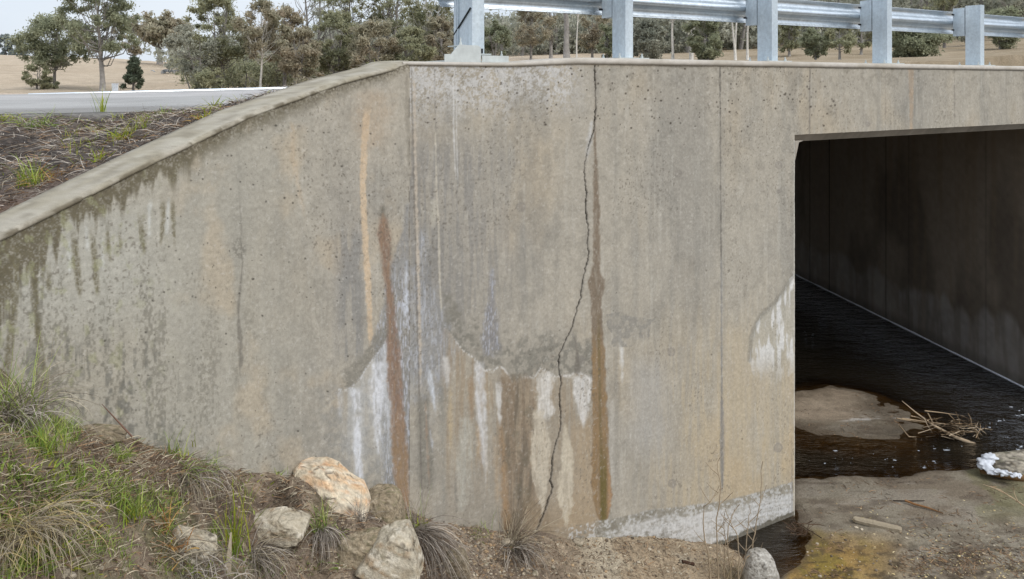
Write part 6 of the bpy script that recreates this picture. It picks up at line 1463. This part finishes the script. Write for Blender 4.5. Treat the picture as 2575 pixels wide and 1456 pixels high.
for p_ in V:
    k_ = g.integers(4, 8); a = np.sort(g.uniform(0, 6.28, k_)); r = 0.003 + 0.016 * g.random() ** 3
    ring = np.c_[np.cos(a) * r * 1.8, np.sin(a) * r, np.full(k_, 0.004)] + p_; c = p_ + [0, 0, 0.008]
    vv += [c] + list(ring); ff += [[off, off + 1 + i, off + 1 + (i + 1) % k_] for i in range(k_)]; off += k_ + 1
o = mk('sparkle_flecks', np.array(vv), np.array(ff), plain('sparkle_fleck', (0.42, 0.45, 0.49), 0.5), None)
tag(o, 'white flecks on the dark creek standing in for sky sparkle on ripples', 'foam', None, 'stuff')
# dry stalks by the pool, one plant each
g = np.random.default_rng(88)
ST = [('tall thin dry stalk with a bent tip left of the pool', 1790, 1470, [(1780, 1400), (1770, 1330), (1768, 1275), (1800, 1245), (1818, 1228)]),
      ('straight dry stalk rising highest in front of the grey joint', 1806, 1462, [(1805, 1400), (1802, 1330), (1808, 1250), (1812, 1215), (1804, 1180), (1811, 1150)]),
      ('dry stalk with side twigs in front of the white salts', 1840, 1470, [(1832, 1400), (1828, 1330), (1836, 1300), (1860, 1268)]),
      ('slanting long dry stalk crossing the wall towards the upper right', 1880, 1468, [(1892, 1380), (1905, 1300), (1915, 1240), (1918, 1160)]),
      ('dry stalk with a forked top left of the white boulder', 1856, 1470, [(1858, 1400), (1852, 1340), (1836, 1310), (1824, 1280)]),
      ('low curved dry stalk arching over the white boulder', 1850, 1475, [(1872, 1412), (1890, 1395), (1905, 1400), (1912, 1440)]),
      ('short upright dry stalk in the middle of the stalk clump', 1822, 1470, [(1823, 1420), (1821, 1370), (1822, 1290)]),
      ('pale dry stalk nearest the pool edge', 1868, 1472, [(1872, 1420), (1878, 1360), (1884, 1300), (1886, 1270)])]
for k_, (lb, u0, v0, mids) in enumerate(ST):
    yb = 6.95 + 0.05 * (k_ % 4); P = [np.array(px(u0, v0, yb))] + [np.array(px(a_, b_, yb + 0.03 * i)) for i, (a_, b_) in enumerate(mids)]
    P[0][2] = min(P[0][2], float(gz(P[0][0], P[0][1]))) - 0.02
    P = np.array(P); tt_ = np.linspace(0, len(P) - 1, 14); P2 = np.stack([np.interp(tt_, np.arange(len(P)), P[:, q]) for q in range(3)], 1)
    P2[1:-1] += g.normal(0, 0.006, P2[1:-1].shape)
    o0 = P2[0].copy(); mb = MB(); mb.tube(P2 - o0, np.linspace(0.0068, 0.0025, 14), 5, lin((150, 134, 112)))
    for q in range(4):
        i_ = g.integers(4, 12); b_ = P2[i_] - o0; d = np.array([g.choice([-1, 1]) * g.uniform(0.05, 0.13), g.uniform(-0.04, 0.04), g.uniform(0.06, 0.16)])
        mb.tube([b_, b_ + d * 0.5 + [0, 0, -0.008], b_ + d], [0.0035, 0.003, 0.0015], 4, lin((150, 134, 112)))
    tag(mb.build('dry_stalk', M_TWIG, None, True, tuple(o0)), lb, 'stalk')
tuft('pale dead grass at the base of the dry stalks', G(1825, 1448), [('dry', 150, 0.10, (0.08, 0.28), (0.6, 1.5), (0.1, 1.0), 0.003, None, 0), ('straw', 60, 0.10, (0.06, 0.22), (0.5, 1.5), (0.2, 1.2), 0.003, None, 0)], 250)
# a pale dead leaf sheath at the bottom by the silvery tussock
p = yat(574, 1446, 0.0)
V, fc, cc = ribbons(np.array([p]), np.array([1.6]), np.array([0.2]), np.array([1.45]), np.array([0.25]), np.array([0.03]), lin(np.array([[196, 182, 160]])), 8, 0.8)
tag(mk('dead_leaf', V - p, fc, M_GRASS, None, cc, True, loc=tuple(p)), 'broad pale dead leaf standing at the bottom by the silvery tussock', 'leaf')
